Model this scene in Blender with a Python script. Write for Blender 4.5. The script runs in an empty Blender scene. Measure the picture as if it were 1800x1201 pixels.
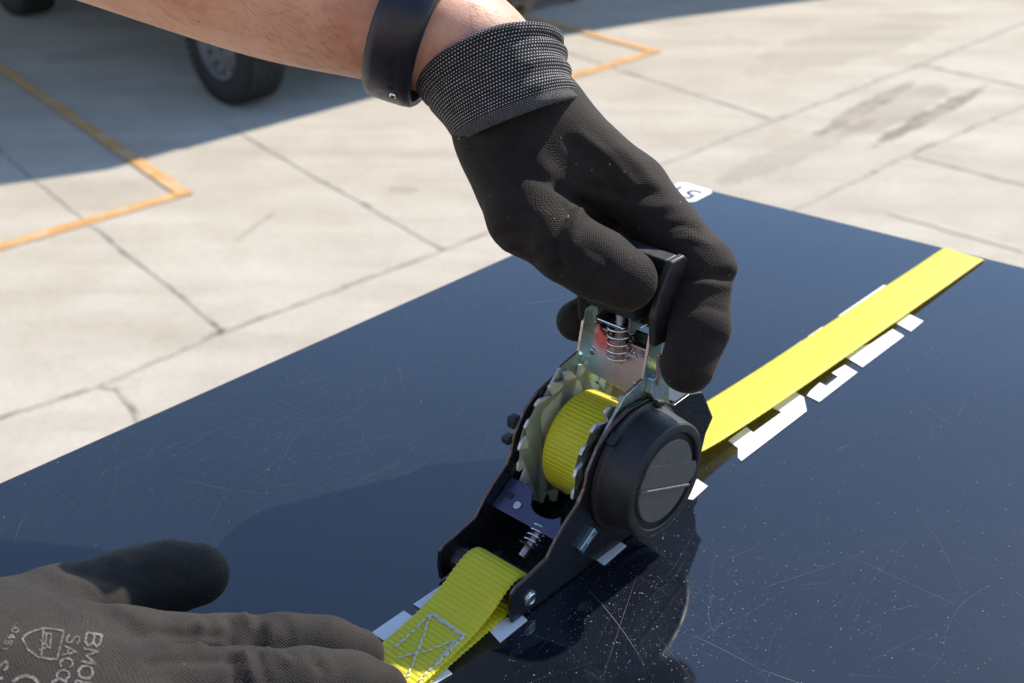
import bpy, bmesh, math, random
import numpy as np
from mathutils import Vector, Matrix, noise as mnoise
from mathutils.bvhtree import BVHTree
R = math.radians
random.seed(7); rng = np.random.default_rng(7)
sc = bpy.context.scene
COL = sc.collection

# ------------------------------------------------------------------ camera, world, sun, exposure
FPX = 2200.0; TH = math.atan(1210 / FPX); ct, st = math.cos(TH), math.sin(TH); HC = .313
cam_d = bpy.data.cameras.new('camera'); cam = bpy.data.objects.new('camera', cam_d); COL.objects.link(cam)
cam.location = (0, 0, HC); cam.rotation_euler = (math.pi / 2 - TH, 0, 0)
cam_d.sensor_width = 36; cam_d.lens = FPX / 1800 * 36; cam_d.clip_start = .01; cam_d.clip_end = 500
cam_d.dof.use_dof = True; cam_d.dof.focus_distance = .455; cam_d.dof.aperture_fstop = 18
sc.camera = cam
SUN_EL, SUN_AZ = R(45.5), R(48.5)
sun_dir = Vector((math.cos(SUN_EL) * math.cos(SUN_AZ), math.cos(SUN_EL) * math.sin(SUN_AZ), math.sin(SUN_EL)))
w = bpy.data.worlds.new('World'); sc.world = w; w.use_nodes = True
nt = w.node_tree; bg = nt.nodes['Background']; sky = nt.nodes.new('ShaderNodeTexSky')
sky.sky_type = 'NISHITA'; sky.sun_disc = False; sky.sun_elevation = SUN_EL; sky.sun_rotation = math.pi / 2 - SUN_AZ
sky.air_density = 1.0; sky.dust_density = .15; sky.ozone_density = 2.6
nt.links.new(sky.outputs[0], bg.inputs[0]); bg.inputs[1].default_value = .15
sl = bpy.data.lights.new('sun', 'SUN'); sl.energy = 3.6; sl.angle = R(.55); sl.color = (1, .91, .78)
so = bpy.data.objects.new('sun', sl); COL.objects.link(so)
so.rotation_euler = (-sun_dir).to_track_quat('-Z', 'Y').to_euler()
sc.view_settings.view_transform = 'Standard'; sc.view_settings.look = 'None'
sc.view_settings.exposure = .8; sc.view_settings.gamma = 1

# ------------------------------------------------------------------ coordinate helpers (surveyed from the photograph)
CAMP = np.array([0, 0, HC])
def ray(px, py):
    u, v = px - 900, py - 600.5
    return np.array([u, FPX * ct - v * st, -(FPX * st + v * ct)])
def P(px, py, d): r = ray(px, py); return CAMP + r / np.linalg.norm(r) * d
def Pz(px, py, z=0.): r = ray(px, py); return CAMP + r * ((z - HC) / r[2])
def projn(V):
    q = np.asarray(V, float) - CAMP; dep = q[..., 1] * ct - q[..., 2] * st; v = -q[..., 2] * ct - q[..., 1] * st
    return 900 + FPX * q[..., 0] / dep, 600.5 + FPX * v / dep
S = np.array([.674, .739, 0]); S /= np.linalg.norm(S); A = np.array([S[1], -S[0], 0]); OL = np.array([.0352, .42, 0])
SROT = math.atan2(S[1], S[0])
def Lw(x, a, z): return OL + S * x + A * a + np.array([0, 0, z])     # strap frame: along, across (right), up
def pa(px, py, a):
    r = ray(px, py); t = ((OL + A * a - CAMP) @ A) / (r @ A); p = CAMP + r * t
    return ((p - OL) @ S, p[2])
GZ = -2.34

# ------------------------------------------------------------------ object helpers
def link(o, parent=None):
    COL.objects.link(o)
    if parent: o.parent = parent
    return o
def tag(o, label=None, cat=None, group=None, kind=None):
    if label: o['label'] = label
    if cat: o['category'] = cat
    if group: o['group'] = group
    if kind: o['kind'] = kind
    return o
def empty(name, loc=(0, 0, 0), rz=0, parent=None):
    o = bpy.data.objects.new(name, None); o.location = loc; o.rotation_euler = (0, 0, rz); o.empty_display_size = .02
    return link(o, parent)
def mesh(name, V, Fc, mat, parent=None, smooth=False, bevel=0, uv=None, segs=2, autos=None):
    me = bpy.data.meshes.new(name)
    me.from_pydata([tuple(map(float, v)) for v in V], [], [tuple(int(i) for i in f) for f in Fc])
    me.validate()
    if mat: me.materials.append(mat)
    if uv is not None:
        l = me.uv_layers.new(name='UVMap'); uv = np.asarray(uv, float)
        idx = np.empty(len(me.loops), int); me.loops.foreach_get('vertex_index', idx)
        l.data.foreach_set('uv', uv[idx].ravel())
    if smooth: me.polygons.foreach_set('use_smooth', [True] * len(me.polygons))
    o = bpy.data.objects.new(name, me); link(o, parent)
    if bevel:
        m = o.modifiers.new('b', 'BEVEL'); m.width = bevel; m.segments = segs; m.limit_method = 'ANGLE'; m.angle_limit = R(40)
        m.harden_normals = False
    if autos:
        me.polygons.foreach_set('use_smooth', [True] * len(me.polygons)); me.set_sharp_from_angle(angle=R(autos))
    return o
class MB:
    def __init__(s): s.V = []; s.F = []
    def add(s, V, F):
        n = len(s.V); s.V += [tuple(v) for v in V]; s.F += [tuple(i + n for i in f) for f in F]; return s
    def box(s, x0, x1, y0, y1, z0, z1, M=None):
        V = [(x, y, z) for x in (x0, x1) for y in (y0, y1) for z in (z0, z1)]
        if M is not None: V = [tuple(M @ Vector(v)) for v in V]
        return s.add(V, [(0, 1, 3, 2), (4, 6, 7, 5), (0, 4, 5, 1), (2, 3, 7, 6), (0, 2, 6, 4), (1, 5, 7, 3)])
    def ext(s, poly, a0, a1):          # polygon in (x,z), extruded across; local y = -a
        n = len(poly)
        V = [(x, -a0, z) for x, z in poly] + [(x, -a1, z) for x, z in poly]
        F = [tuple(range(n)), tuple(range(2 * n - 1, n - 1, -1))] + [(i, i + n, (i + 1) % n + n, (i + 1) % n) for i in range(n)]
        return s.add(V, F)
    def cyl(s, p, q, r, n=24, r2=None, cap=True):
        p, q = Vector(p), Vector(q); d = (q - p).normalized(); r2 = r if r2 is None else r2
        u = d.orthogonal().normalized(); v = d.cross(u)
        V = []
        for c, rr in ((p, r), (q, r2)):
            V += [tuple(c + (u * math.cos(2 * math.pi * i / n) + v * math.sin(2 * math.pi * i / n)) * rr) for i in range(n)]
        F = [(i, (i + 1) % n, (i + 1) % n + n, i + n) for i in range(n)]
        if cap: F += [tuple(range(n - 1, -1, -1)), tuple(range(n, 2 * n))]
        return s.add(V, F)
    def lathe(s, prof, c, n=64):       # prof: (a, r) around the across axis at c=(x,z); local y=-a
        m = len(prof); V = []; F = []
        for i in range(n):
            t = 2 * math.pi * i / n
            V += [(c[0] + r * math.cos(t), -a, c[1] + r * math.sin(t)) for a, r in prof]
        for i in range(n):
            j = (i + 1) % n
            F += [(i * m + k, i * m + k + 1, j * m + k + 1, j * m + k) for k in range(m - 1)]
        return s.add(V, F)
    def tube(s, pts, r, n=10, closed=False):
        pts = [Vector(p) for p in pts]; N = len(pts); V = []; F = []; up = None
        for i, p in enumerate(pts):
            t = (pts[min(i + 1, N - 1)] - pts[max(i - 1, 0)]).normalized()
            if up is None: up = t.orthogonal().normalized()
            up = (up - t * up.dot(t)).normalized(); b = t.cross(up)
            rr = r[i] if hasattr(r, '__len__') else r
            V += [tuple(p + (up * math.cos(2 * math.pi * k / n) + b * math.sin(2 * math.pi * k / n)) * rr) for k in range(n)]
        F = [(i * n + k, i * n + (k + 1) % n, (i + 1) * n + (k + 1) % n, (i + 1) * n + k) for i in range(N - 1) for k in range(n)]
        F += [tuple(range(n - 1, -1, -1)), tuple(range((N - 1) * n, N * n))]
        return s.add(V, F)
    def build(s, name, mat, parent=None, **k): return mesh(name, s.V, s.F, mat, parent, **k)

# ------------------------------------------------------------------ materials
class NT:
    def __init__(s, name):
        s.m = bpy.data.materials.new(name); s.m.use_nodes = True; s.t = s.m.node_tree; s.n = s.t.nodes; s.l = s.t.links
        s.b = s.n['Principled BSDF']; s.out = s.n['Material Output']
    def node(s, t, **k):
        n = s.n.new(t)
        for a, v in k.items(): setattr(n, a, v)
        return n
    def set(s, **k):
        for a, v in k.items():
            i = s.b.inputs[a.replace('_', ' ')]
            if hasattr(v, 'is_linked'): s.l.new(v, i)
            else: i.default_value = (*v, 1) if isinstance(v, tuple) and len(v) == 3 and i.type == 'RGBA' else v
        return s
    def coord(s, which='Object', scale=1, rot=None):
        c = s.node('ShaderNodeTexCoord'); m = s.node('ShaderNodeMapping'); s.l.new(c.outputs[which], m.inputs[0])
        m.inputs['Scale'].default_value = scale if hasattr(scale, '__len__') else (scale,) * 3
        if rot: m.inputs['Rotation'].default_value = rot
        return m.outputs[0]
    def noise(s, vec, scale=5, detail=3, rough=.55, dist=0):
        n = s.node('ShaderNodeTexNoise'); s.l.new(vec, n.inputs['Vector'])
        n.inputs['Scale'].default_value = scale; n.inputs['Detail'].default_value = detail
        n.inputs['Roughness'].default_value = rough; n.inputs['Distortion'].default_value = dist
        return n.outputs[0]
    def vor(s, vec, scale=5, feature='F1', out='Distance', rnd=1):
        n = s.node('ShaderNodeTexVoronoi', feature=feature); s.l.new(vec, n.inputs['Vector'])
        n.inputs['Scale'].default_value = scale; n.inputs['Randomness'].default_value = rnd
        return n.outputs[out]
    def ramp(s, f, stops, interp='LINEAR'):
        r = s.node('ShaderNodeValToRGB'); s.l.new(f, r.inputs[0]); e = r.color_ramp; e.interpolation = interp
        while len(e.elements) < len(stops): e.elements.new(.5)
        for el, (p, c) in zip(e.elements, stops): el.position = p; el.color = (*c, 1) if hasattr(c, '__len__') else (c, c, c, 1)
        return r.outputs[0]
    def mix(s, f, a, b, mode='MIX'):
        m = s.node('ShaderNodeMix', data_type='RGBA', blend_type=mode)
        for v, i in ((f, 0), (a, 6), (b, 7)):
            if hasattr(v, 'is_linked'): s.l.new(v, m.inputs[i])
            else: m.inputs[i].default_value = (*v, 1) if hasattr(v, '__len__') else v
        return m.outputs[2]
    def math(s, op, a, b=0, c=0):
        m = s.node('ShaderNodeMath', operation=op)
        for v, i in ((a, 0), (b, 1), (c, 2)):
            if hasattr(v, 'is_linked'): s.l.new(v, m.inputs[i])
            else: m.inputs[i].default_value = v
        return m.outputs[0]
    def bump(s, h, dist=.001, strength=1, prev=None):
        b = s.node('ShaderNodeBump'); s.l.new(h, b.inputs['Height']); b.inputs['Distance'].default_value = dist
        b.inputs['Strength'].default_value = strength
        if prev is not None: s.l.new(prev, b.inputs['Normal'])
        return b.outputs[0]
def simple(name, col, rough=.5, metal=0, nscale=200, var=.15, bumpd=0, **k):
    m = NT(name); c = m.coord(); n = m.noise(c, nscale, 4)
    cc = m.ramp(n, [(.3, tuple(v * (1 - var) for v in col)), (.7, tuple(min(1, v * (1 + var)) for v in col))])
    rr = m.ramp(m.noise(c, nscale * .6, 3), [(.3, max(0, rough - .08)), (.7, min(1, rough + .08))])
    m.set(Base_Color=cc, Roughness=rr, Metallic=metal, **k)
    if bumpd: m.set(Normal=m.bump(n, bumpd))
    return m.m

# ------------------------------------------------------------------ ground: concrete apron, joints, painted lines
def mat_concrete():
    m = NT('concrete'); c = m.coord()
    big = m.noise(c, .35, 3, .55, .6); mid = m.noise(c, 2.2, 5, .62, .4); fine = m.noise(c, 40, 5, .7); streak = m.noise(m.coord(scale=(.5, 2.6, 1), rot=(0, 0, R(45))), 1.6, 4, .6)
    col = m.ramp(big, [(.3, (.49, .43, .345)), (.7, (.59, .535, .44))])
    col = m.mix(.55, col, m.ramp(mid, [(.3, (.37, .325, .26)), (.52, (.50, .46, .385)), (.75, (.58, .545, .47))]))
    col = m.mix(.35, col, m.ramp(streak, [(.35, (.38, .335, .27)), (.65, (.58, .54, .46))]))
    agg = m.noise(c, 160, 3, .8)
    col = m.mix(.5, col, m.ramp(fine, [(.25, .62), (.5, .98), (.8, 1.0)]), 'MULTIPLY'); col = m.mix(.35, col, m.ramp(agg, [(.3, .6), (.55, 1)]), 'MULTIPLY')
    # isolated oil and water stains that belong to the slab
    for (cx, cy, rx, ry, rot, dark) in ((2.35, 8.05, .75, .075, R(51), .35), (2.75, 7.9, .85, .07, R(48), .35), (1.75, 7.25, .9, .13, R(45), .72), (2.55, 8.0, .8, .16, R(49), .7), (-.6, 6.6, .10, .05, 0, .55), (-1.35, 6.1, .22, .03, R(70), .65), (2.6, 9.6, 1.2, .35, R(40), .8), (-3.2, 9.3, .4, .2, R(20), .7), (.7, 6.2, .5, .2, R(45), .82)):
        mp = m.node('ShaderNodeMapping', vector_type='TEXTURE'); m.l.new(c, mp.inputs[0])
        mp.inputs['Location'].default_value = (cx, cy, 0); mp.inputs['Rotation'].default_value = (0, 0, rot); mp.inputs['Scale'].default_value = (rx, ry, 1)
        flat = m.node('ShaderNodeVectorMath', operation='MULTIPLY'); m.l.new(mp.outputs[0], flat.inputs[0]); flat.inputs[1].default_value = (1, 1, 0)
        ln = m.node('ShaderNodeVectorMath', operation='LENGTH'); m.l.new(flat.outputs[0], ln.inputs[0])
        wob = m.math('ADD', ln.outputs['Value'], m.math('MULTIPLY', m.math('SUBTRACT', m.noise(c, 5, 4), .5), 1.3))
        f = m.ramp(wob, [(.35, 1), (.8, 1.15), (1., 0)]); f = m.math('MULTIPLY', f, m.math('MULTIPLY', m.ramp(mid, [(.35, .25), (.6, 1)]), 1 - dark))
        col = m.mix(f, col, (.15, .12, .09))
    m.set(Base_Color=col, Roughness=.9, Specular_IOR_Level=.25, Normal=m.bump(fine, .004, .6)); return m.m
MCON = mat_concrete()
g = MB(); g.add([(-60, -40, GZ), (60, -40, GZ), (60, 90, GZ), (-60, 90, GZ)], [(0, 1, 2, 3)])
tag(g.build('ground', MCON), kind='structure')
def strip(mb, p, q, w0, seg=.04, wob=.01, z=GZ + .004, wv=.3):
    p, q = np.array(p[:2]), np.array(q[:2]); d = q - p; Ln = np.linalg.norm(d); d /= Ln; n = np.array([-d[1], d[0]]); N = max(2, int(Ln / seg))
    V = []
    ph = random.random() * 50
    for i in range(N + 1):
        t = i / N; c = p + d * Ln * t; o = wob * mnoise.noise(Vector((t * Ln * 2.1 + ph, 3, 1))) ; ww = w0 * (1 + wv * 2 * mnoise.noise(Vector((t * Ln * 9 + ph, 7, 1)))) / 2
        ww2 = w0 * (1 + wv * 2 * mnoise.noise(Vector((t * Ln * 9 + ph, 17, 5)))) / 2
        V += [(*(c + n * (o + ww)), z), (*(c + n * (o - ww2)), z)]
    mb.add(V, [(2 * i, 2 * i + 1, 2 * i + 3, 2 * i + 2) for i in range(N)])
jm = NT('joint'); jc = jm.coord(); jn = jm.noise(jc, 7, 5, .7)
jm.set(Base_Color=jm.ramp(jn, [(.35, (.19, .155, .12)), (.46, (.34, .30, .245)), (.58, (.47, .43, .36))]), Roughness=.95)
jb = MB()
G = lambda px, py: Pz(px, py, GZ)
J = [((-120, 775), (45, 720), .022), ((45, 720), (178, 678), .03), ((178, 678), (390, 583), .03), ((385, 586), (430, 572), .045), ((430, 570), (780, 440), .026), ((780, 440), (1362, 212), .02), ((1362, 212), (1620, 113), .028), ((1620, 113), (1850, 20), .024),
     ((178, 678), (206, 682), .05), ((206, 682), (262, 760), .03), ((160, 395), (395, 582), .024), ((-40, 235), (160, 395), .02), ((470, 262), (780, 440), .026), ((380, 210), (470, 262), .02), ((1080, 120), (1362, 212), .024), ((860, 48), (1080, 120), .02),
     ((1340, 395), (1427, 355), .02), ((1427, 355), (1570, 285), .03), ((1570, 286), (1800, 185), .026), ((1800, 185), (2000, 90), .026), ((1605, 276), (1900, 352), .03), ((1620, 115), (1900, 176), .034)]
for a_, b_, w_ in J: strip(jb, G(*a_), G(*b_), w_ * (.75 if a_[0] < 700 else .6), wob=.014, wv=.6)
tag(jb.build('pavement_joints', jm.m), kind='structure')
pm = NT('road_paint'); pc = pm.coord(); pn = pm.noise(pc, 28, 5, .75); pl = pm.noise(pc, 5, 4, .6)
pcol = pm.mix(pm.ramp(pm.math('ADD', pn, pm.math('MULTIPLY', pl, .5)), [(.72, 0), (.92, .75)]), pm.ramp(pl, [(.3, (.56, .28, .07)), (.7, (.68, .38, .12))]), (.55, .50, .42))
pm.set(Base_Color=pcol, Roughness=.8)
pb = MB()
PW = .085
c1 = G(322, 341); c2 = G(1150, 91)
def ext2(p, q, e): p, q = np.array(p), np.array(q); return q + (q - p) / np.linalg.norm(q - p) * e
def painted(p, q, z): strip(pb, p, q, PW, wob=.004, z=z, wv=.06)
painted(G(-160, 482), ext2(G(0, 436), c1, PW / 2), GZ + .006)
painted(G(-120, 38), ext2(G(0, 130), c1, PW / 2), GZ + .009)
painted(G(860, 180), ext2(G(1000, 138), c2, PW / 2), GZ + .006)
painted(G(840, 8), ext2(G(960, 40), c2, PW / 2), GZ + .009)
tag(pb.build('painted_bay_lines', pm.m), kind='structure')
fp = NT('faded_paint'); fc = fp.coord(); fn = fp.noise(fc, 12, 5, .7)
fp.set(Base_Color=fp.mix(fp.ramp(fn, [(.45, 0), (.7, .5)]), (.50, .455, .37), (.60, .47, .30)), Roughness=.9)
fb = MB(); strip(fb, G(1565, 375), G(1800, 442), .035, z=GZ + .005, wob=.03); tag(fb.build('faded_paint_line', fp.m), kind='structure')

# ------------------------------------------------------------------ glossy black panel on its case
def mat_panel():
    m = NT('glossy_black_sheet'); c = m.coord()
    n1 = m.noise(c, 9, 4, .6); n2 = m.noise(c, 900, 2, .7); n3 = m.noise(c, 60, 4, .7)
    film = m.math('MULTIPLY', m.ramp(n1, [(.3, .4), (.7, 1)]), m.ramp(n3, [(.3, .6), (.7, 1)]))
    col = m.mix(film, (.004, .006, .010), (.011, .014, .021))
    spk = m.vor(c, 520); cellc = m.vor(c, 520, out='Color')
    sep = m.node('ShaderNodeSeparateColor'); m.l.new(cellc, sep.inputs[0])
    sel = m.ramp(sep.outputs[0], [(.90, 0), (.93, 1)])
    dot = m.math('MULTIPLY', m.ramp(spk, [(.07, 1), (.16, 0)]), sel)
    col = m.mix(m.math('MULTIPLY', dot, m.ramp(n1, [(.35, .12), (.7, .6)])), col, (.25, .24, .22))
    rr = m.math('ADD', .035, m.math('MULTIPLY', m.ramp(n3, [(.3, 0), (.7, 1)]), .04))
    m.set(Base_Color=col, Roughness=rr, IOR=1.64, Specular_IOR_Level=.5, Normal=m.bump(m.noise(c, 14, 1), .0006, .25)); return m.m
MPAN = mat_panel()
Lp = lambda x, a, z=0: tuple(Lw(x, a, z))
kf = Pz(1188, 319); k0 = Pz(0, 848); k1 = Pz(920, 449); kr = Pz(1800, 470)
dl = (k0 - kf) / np.linalg.norm(k0 - kf); dr = (kr - kf) / np.linalg.norm(kr - kf)
far = kf; near = kf + dl * 1.15; rgt = kf + dr * 1.0; nr = near + dr * 1.0
def rounded(poly, rad, n=8):
    out = []; N = len(poly)
    for i in range(N):
        p = np.array(poly[i])[:2]; a = np.array(poly[i - 1])[:2]; b = np.array(poly[(i + 1) % N])[:2]
        u = (a - p) / np.linalg.norm(a - p); v = (b - p) / np.linalg.norm(b - p); h = math.acos(np.clip(u @ v, -1, 1)) / 2
        t = rad / math.tan(h); A0 = p + u * t; B0 = p + v * t; cc = p + (u + v) / np.linalg.norm(u + v) * rad / math.sin(h)
        a0 = math.atan2(*(A0 - cc)[::-1]); a1 = math.atan2(*(B0 - cc)[::-1]); d = (a1 - a0 + math.pi) % (2 * math.pi) - math.pi
        out += [tuple(cc + rad * np.array([math.cos(a0 + d * k / n), math.sin(a0 + d * k / n)])) for k in range(n + 1)]
    return out
out = rounded([far, rgt, nr, near], .012)
case = empty('equipment_case', tuple((far + nr) / 2 * np.array([1, 1, 0]) + np.array([0, 0, GZ])))
tag(case, 'tall black case with a glossy scratched top sheet under the ratchet', 'equipment case')
bpy.context.view_layer.update()
CI = case.location
def cl(V): return [(v[0] - CI[0], v[1] - CI[1], v[2] - CI[2]) for v in V]
n_ = len(out)
V = [(*p, 0) for p in out] + [(*p, -.022) for p in out]
Fp = [tuple(range(n_)), tuple(range(2 * n_ - 1, n_ - 1, -1))] + [(i, i + n_, (i + 1) % n_ + n_, (i + 1) % n_) for i in range(n_)]
top = mesh('top_sheet', cl(V), Fp, MPAN, case, bevel=.0012, segs=3)
ins = rounded([np.array(q) * .985 + (far + nr) / 2 * .015 for q in (far, rgt, nr, near)], .012)
V = [(*p, -.0225) for p in ins] + [(*p, GZ + .01) for p in ins]
mesh('case_body', cl(V), Fp, simple('case_plastic', (.03, .03, .033), .5, nscale=30), case)
# label at the far corner
MW = simple('white_print', (.78, .79, .80), .45, nscale=120, var=.05)
MST = simple('white_sticker', (.82, .82, .82), .4, nscale=120, var=.04); MINK = simple('black_ink', (.02, .02, .022), .5)
sp = rounded([Pz(1170, 334), Pz(1196, 318.5), Pz(1259, 336), Pz(1213, 361), ][::1], .007)
def flat(poly, z, name, mat, parent, lab=None):
    V = [(p[0], p[1], z) for p in poly]
    n = len(V); V2 = V + [(p[0], p[1], z - .0002) for p in poly]
    o = mesh(name, cl(V2), [tuple(range(n)), tuple(range(2 * n - 1, n - 1, -1))] + [(i, i + n, (i + 1) % n + n, (i + 1) % n) for i in range(n)], mat, parent)
    if lab: o['label'] = lab
    return o
stk = flat(rounded([Pz(1168, 338), Pz(1195, 319.5), Pz(1258, 337), Pz(1213, 360)], .006), .0004, 'sticker', MST, case, 'small white sticker with rounded corners and faint black digits')
def text_mesh(body, size):
    cu = bpy.data.curves.new('t', 'FONT'); cu.body = body; cu.size = size; cu.resolution_u = 3
    o = bpy.data.objects.new('t', cu); COL.objects.link(o); dg = bpy.context.evaluated_depsgraph_get(); dg.update()
    me = bpy.data.meshes.new_from_object(o.evaluated_get(dg)); V = np.array([v.co[:] for v in me.vertices]); Fc = [tuple(p.vertices) for p in me.polygons]
    bpy.data.objects.remove(o); bpy.data.curves.remove(cu); bpy.data.meshes.remove(me); return V, Fc
tv, tf = text_mesh('51', 1.); tv[:, :2] -= (tv[:, :2].min(0) + tv[:, :2].max(0)) / 2; tv /= np.ptp(tv[:, 1])
cst = Pz(1205, 340.5)
ang = math.atan2(dr[1], dr[0]) + math.pi
V = [(cst[0] + .016 * (x * math.cos(ang) - y * math.sin(ang)), cst[1] + .016 * (x * math.sin(ang) + y * math.cos(ang)), .0007) for x, y, _ in tv]
mesh('sticker_digits', cl(V), tf, MINK, stk)
stk_ch = bpy.data.objects['sticker_digits']
# printed white lettering beside the strap: blocks that stick out on both sides of the webbing
def blk(pts, z=.0005):
    n = len(pts); V = [(*p[:2], z) for p in pts] + [(*p[:2], z - .0003) for p in pts]
    mesh('printed_stroke', cl(V), [tuple(range(n)), tuple(range(2 * n - 1, n - 1, -1))] + [(i, i + n, (i + 1) % n + n, (i + 1) % n) for i in range(n)], MW, case)
a0, a1 = -.0155, .0217
def xr(px, py): p = Pz(px, py) - OL; return p @ S
def lb(pxs, aa0, aa1, ref='r'): blk([Lp(pxs[0], aa0), Lp(pxs[1], aa0), Lp(pxs[1], aa1), Lp(pxs[0], aa1)])
# right side (near) blocks with notches, traced as along/across corners
for pts in ([(1297, 806), (1303, 812), (1418, 724), (1413, 700), (1397, 690), (1357, 718), (1374, 726), (1324, 762), (1312, 752), (1280, 776), (1297, 789)],
            [(1418, 697), (1440, 708), (1507, 656), (1485, 643), (1462, 657), (1473, 664), (1452, 680), (1441, 674), (1424, 689)],
            [(1486, 629), (1516, 647), (1589, 592), (1569, 580), (1530, 606), (1515, 610)],
            [(1571, 568), (1601, 584), (1623, 566), (1597, 553)],
            [(1204, 878), (1218, 880), (1244, 856), (1226, 844), (1190, 862)],
            [(1046, 984), (1062, 995), (1101, 961), (1084, 950), (1060, 962)],
            [(855, 1105), (879, 1131), (927, 1092), (918, 1083), (880, 1090)],
            [(730, 1180), (760, 1207), (795, 1186), (779, 1170), (750, 1180)]):
    blk([tuple(Pz(*q)) for q in pts])
for (xa, ya), (xb, yb) in (((1475, 557), (1555, 503)), ((1423, 594), (1448, 577)), ((1345, 645), (1412, 602)), ((1266, 700), (1325, 660)), ((727, 1064), (790, 1024)), ((653, 1113), (714, 1078))):
    x0, x1 = xr(xa, ya), xr(xb, yb)
    blk([Lp(x0, a0), Lp(x1, a0), Lp(x1, -.008), Lp(x0, -.008)])
blk([Lp(-.036, -.004), Lp(.0, -.004), Lp(.0, .011), Lp(-.036, .011)])
# scratches and dust on the sheet
sb = MB()
def scratch(p, q, w, bend=0., z=.00012):
    p, q = np.array(p[:2]), np.array(q[:2]); d = q - p; Ln = np.linalg.norm(d); n = np.array([-d[1], d[0]]) / Ln; N = max(3, int(Ln / .006))
    V = []
    for i in range(N + 1):
        t = i / N; c = p + d * t + n * bend * Ln * 4 * t * (1 - t); ww = w * (.25 + .75 * math.sin(math.pi * min(1, max(0, t))) ** .5) * random.uniform(.4, 1.2) / 2
        V += [(*(c + n * ww), z), (*(c - n * ww), z)]
    sb.add(cl(V), [(2 * i, 2 * i + 1, 2 * i + 3, 2 * i + 2) for i in range(N)])
for a_, b_, ww, bd in (((1035, 1038), (1130, 1165), .00022, .03), ((1212, 1115), (1330, 1175), .00016, .02), ((765, 822), (821, 892), .00018, .04), ((1330, 1175), (1500, 1235), .00014, 0),
                       ((170, 835), (420, 740), .00010, .0), ((618, 885), (760, 810), .00010, .0), ((930, 535), (990, 525), .0003, 0), ((700, 640), (712, 700), .0001, 0), ((1470, 790), (1500, 782), .00018, 0),
                       ((40, 1010), (50, 900), .00012, .1), ((880, 1100), (1010, 1140), .0001, 0), ((1060, 1190), (1120, 1010), .0001, 0), ((180, 833), (185, 838), .0001, 0), ((1660, 1140), (1740, 1030), .00004, .1)):
    scratch(Pz(*a_), Pz(*b_), ww, bd)
for k in range(520):
    if k < 380: px, py = random.gauss(420, 240), random.gauss(770, 90)
    elif k < 440: px, py = random.uniform(800, 1700), random.uniform(980, 1240)
    else: px, py = random.uniform(300, 1790), random.uniform(470, 1200)
    p = Pz(px, py); an = random.choice((R(47), R(47), R(137), R(20), R(75))) + random.gauss(0, .35); L_ = min(.07, random.expovariate(1 / .017) + .004)
    scratch(p, p + np.array([math.cos(an), math.sin(an), 0]) * L_, random.choice((.00003, .00003, .00004, .00006)), random.gauss(0, .05))
for k in range(30):   # small curved scuffs
    p = Pz(random.gauss(330, 200), random.gauss(790, 70)); an = random.uniform(0, 6.28)
    scratch(p, p + np.array([math.cos(an), math.sin(an), 0]) * random.uniform(.003, .010), .00004, random.uniform(-.35, .35))
scm = NT('scratch'); scm.set(Base_Color=(.13, .13, .14), Roughness=.5, Specular_IOR_Level=.6)
tag(sb.build('scratches', scm.m, top), kind='stuff')
db = MB()
for k in range(4300):
    if k < 1700: px, py = random.gauss(1330, 330), random.gauss(1060, 150)
    elif k < 3100: px, py = random.uniform(0, 1800), random.uniform(480, 1240)
    else: px, py = random.gauss(1100, 130), random.gauss(1080, 90)
    if not (-50 < px < 1900 and 420 < py < 1300): continue
    p = Pz(px, py); r_ = random.choice((.00005, .00006, .00008, .00008, .0001, .00016, .00024)) * random.uniform(.7, 1.2); ph = random.random() * 6
    V = [(p[0] + r_ * math.cos(ph + i * 1.256) * random.uniform(.5, 1.3), p[1] + r_ * math.sin(ph + i * 1.256) * random.uniform(.5, 1.3), .00016) for i in range(5)]
    db.add(cl(V), [(0, 1, 2, 3, 4)])
dust = db.build('dust_specks', NT('dust').set(Base_Color=(.30, .29, .27), Roughness=.9).m, top); tag(dust, kind='stuff')

# ------------------------------------------------------------------ webbing
def mat_web():
    m = NT('yellow_webbing'); u = m.coord('UV'); c = m.coord()
    n = m.noise(c, 180, 3); wv = m.vor(m.coord('UV', (1, 1, 1)), 1.0)
    weave = m.noise(m.coord('UV', (3.2, 4, 1)), 1.0, 2, .6)
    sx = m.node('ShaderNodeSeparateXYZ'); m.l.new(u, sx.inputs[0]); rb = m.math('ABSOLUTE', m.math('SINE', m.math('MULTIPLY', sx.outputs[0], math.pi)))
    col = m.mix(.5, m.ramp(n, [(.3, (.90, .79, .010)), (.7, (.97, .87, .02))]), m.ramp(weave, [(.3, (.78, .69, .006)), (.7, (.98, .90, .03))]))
    col = m.mix(m.ramp(rb, [(.12, .9), (.42, 0)]), col, (.68, .59, .004)); col = m.mix(m.ramp(m.noise(c, 700, 2, .8), [(.54, 0), (.74, .45)]), col, (.95, .93, .22))  # rib grooves darkened in the colour, standing in for their shade
    m.set(Base_Color=col, Roughness=.42, Specular_IOR_Level=.65, Sheen_Weight=.5, Sheen_Roughness=.35, Sheen_Tint=(1, 1, .8), Normal=m.bump(weave, .00016, 1))
    tr = m.node('ShaderNodeBsdfTranslucent'); tr.inputs[0].default_value = (1, .92, .02, 1); mx = m.node('ShaderNodeMixShader'); mx.inputs[0].default_value = .34
    m.l.new(m.b.outputs[0], mx.inputs[1]); m.l.new(tr.outputs[0], mx.inputs[2]); m.l.new(mx.outputs[0], m.out.inputs[0]); return m.m
MWEB = mat_web()
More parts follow.
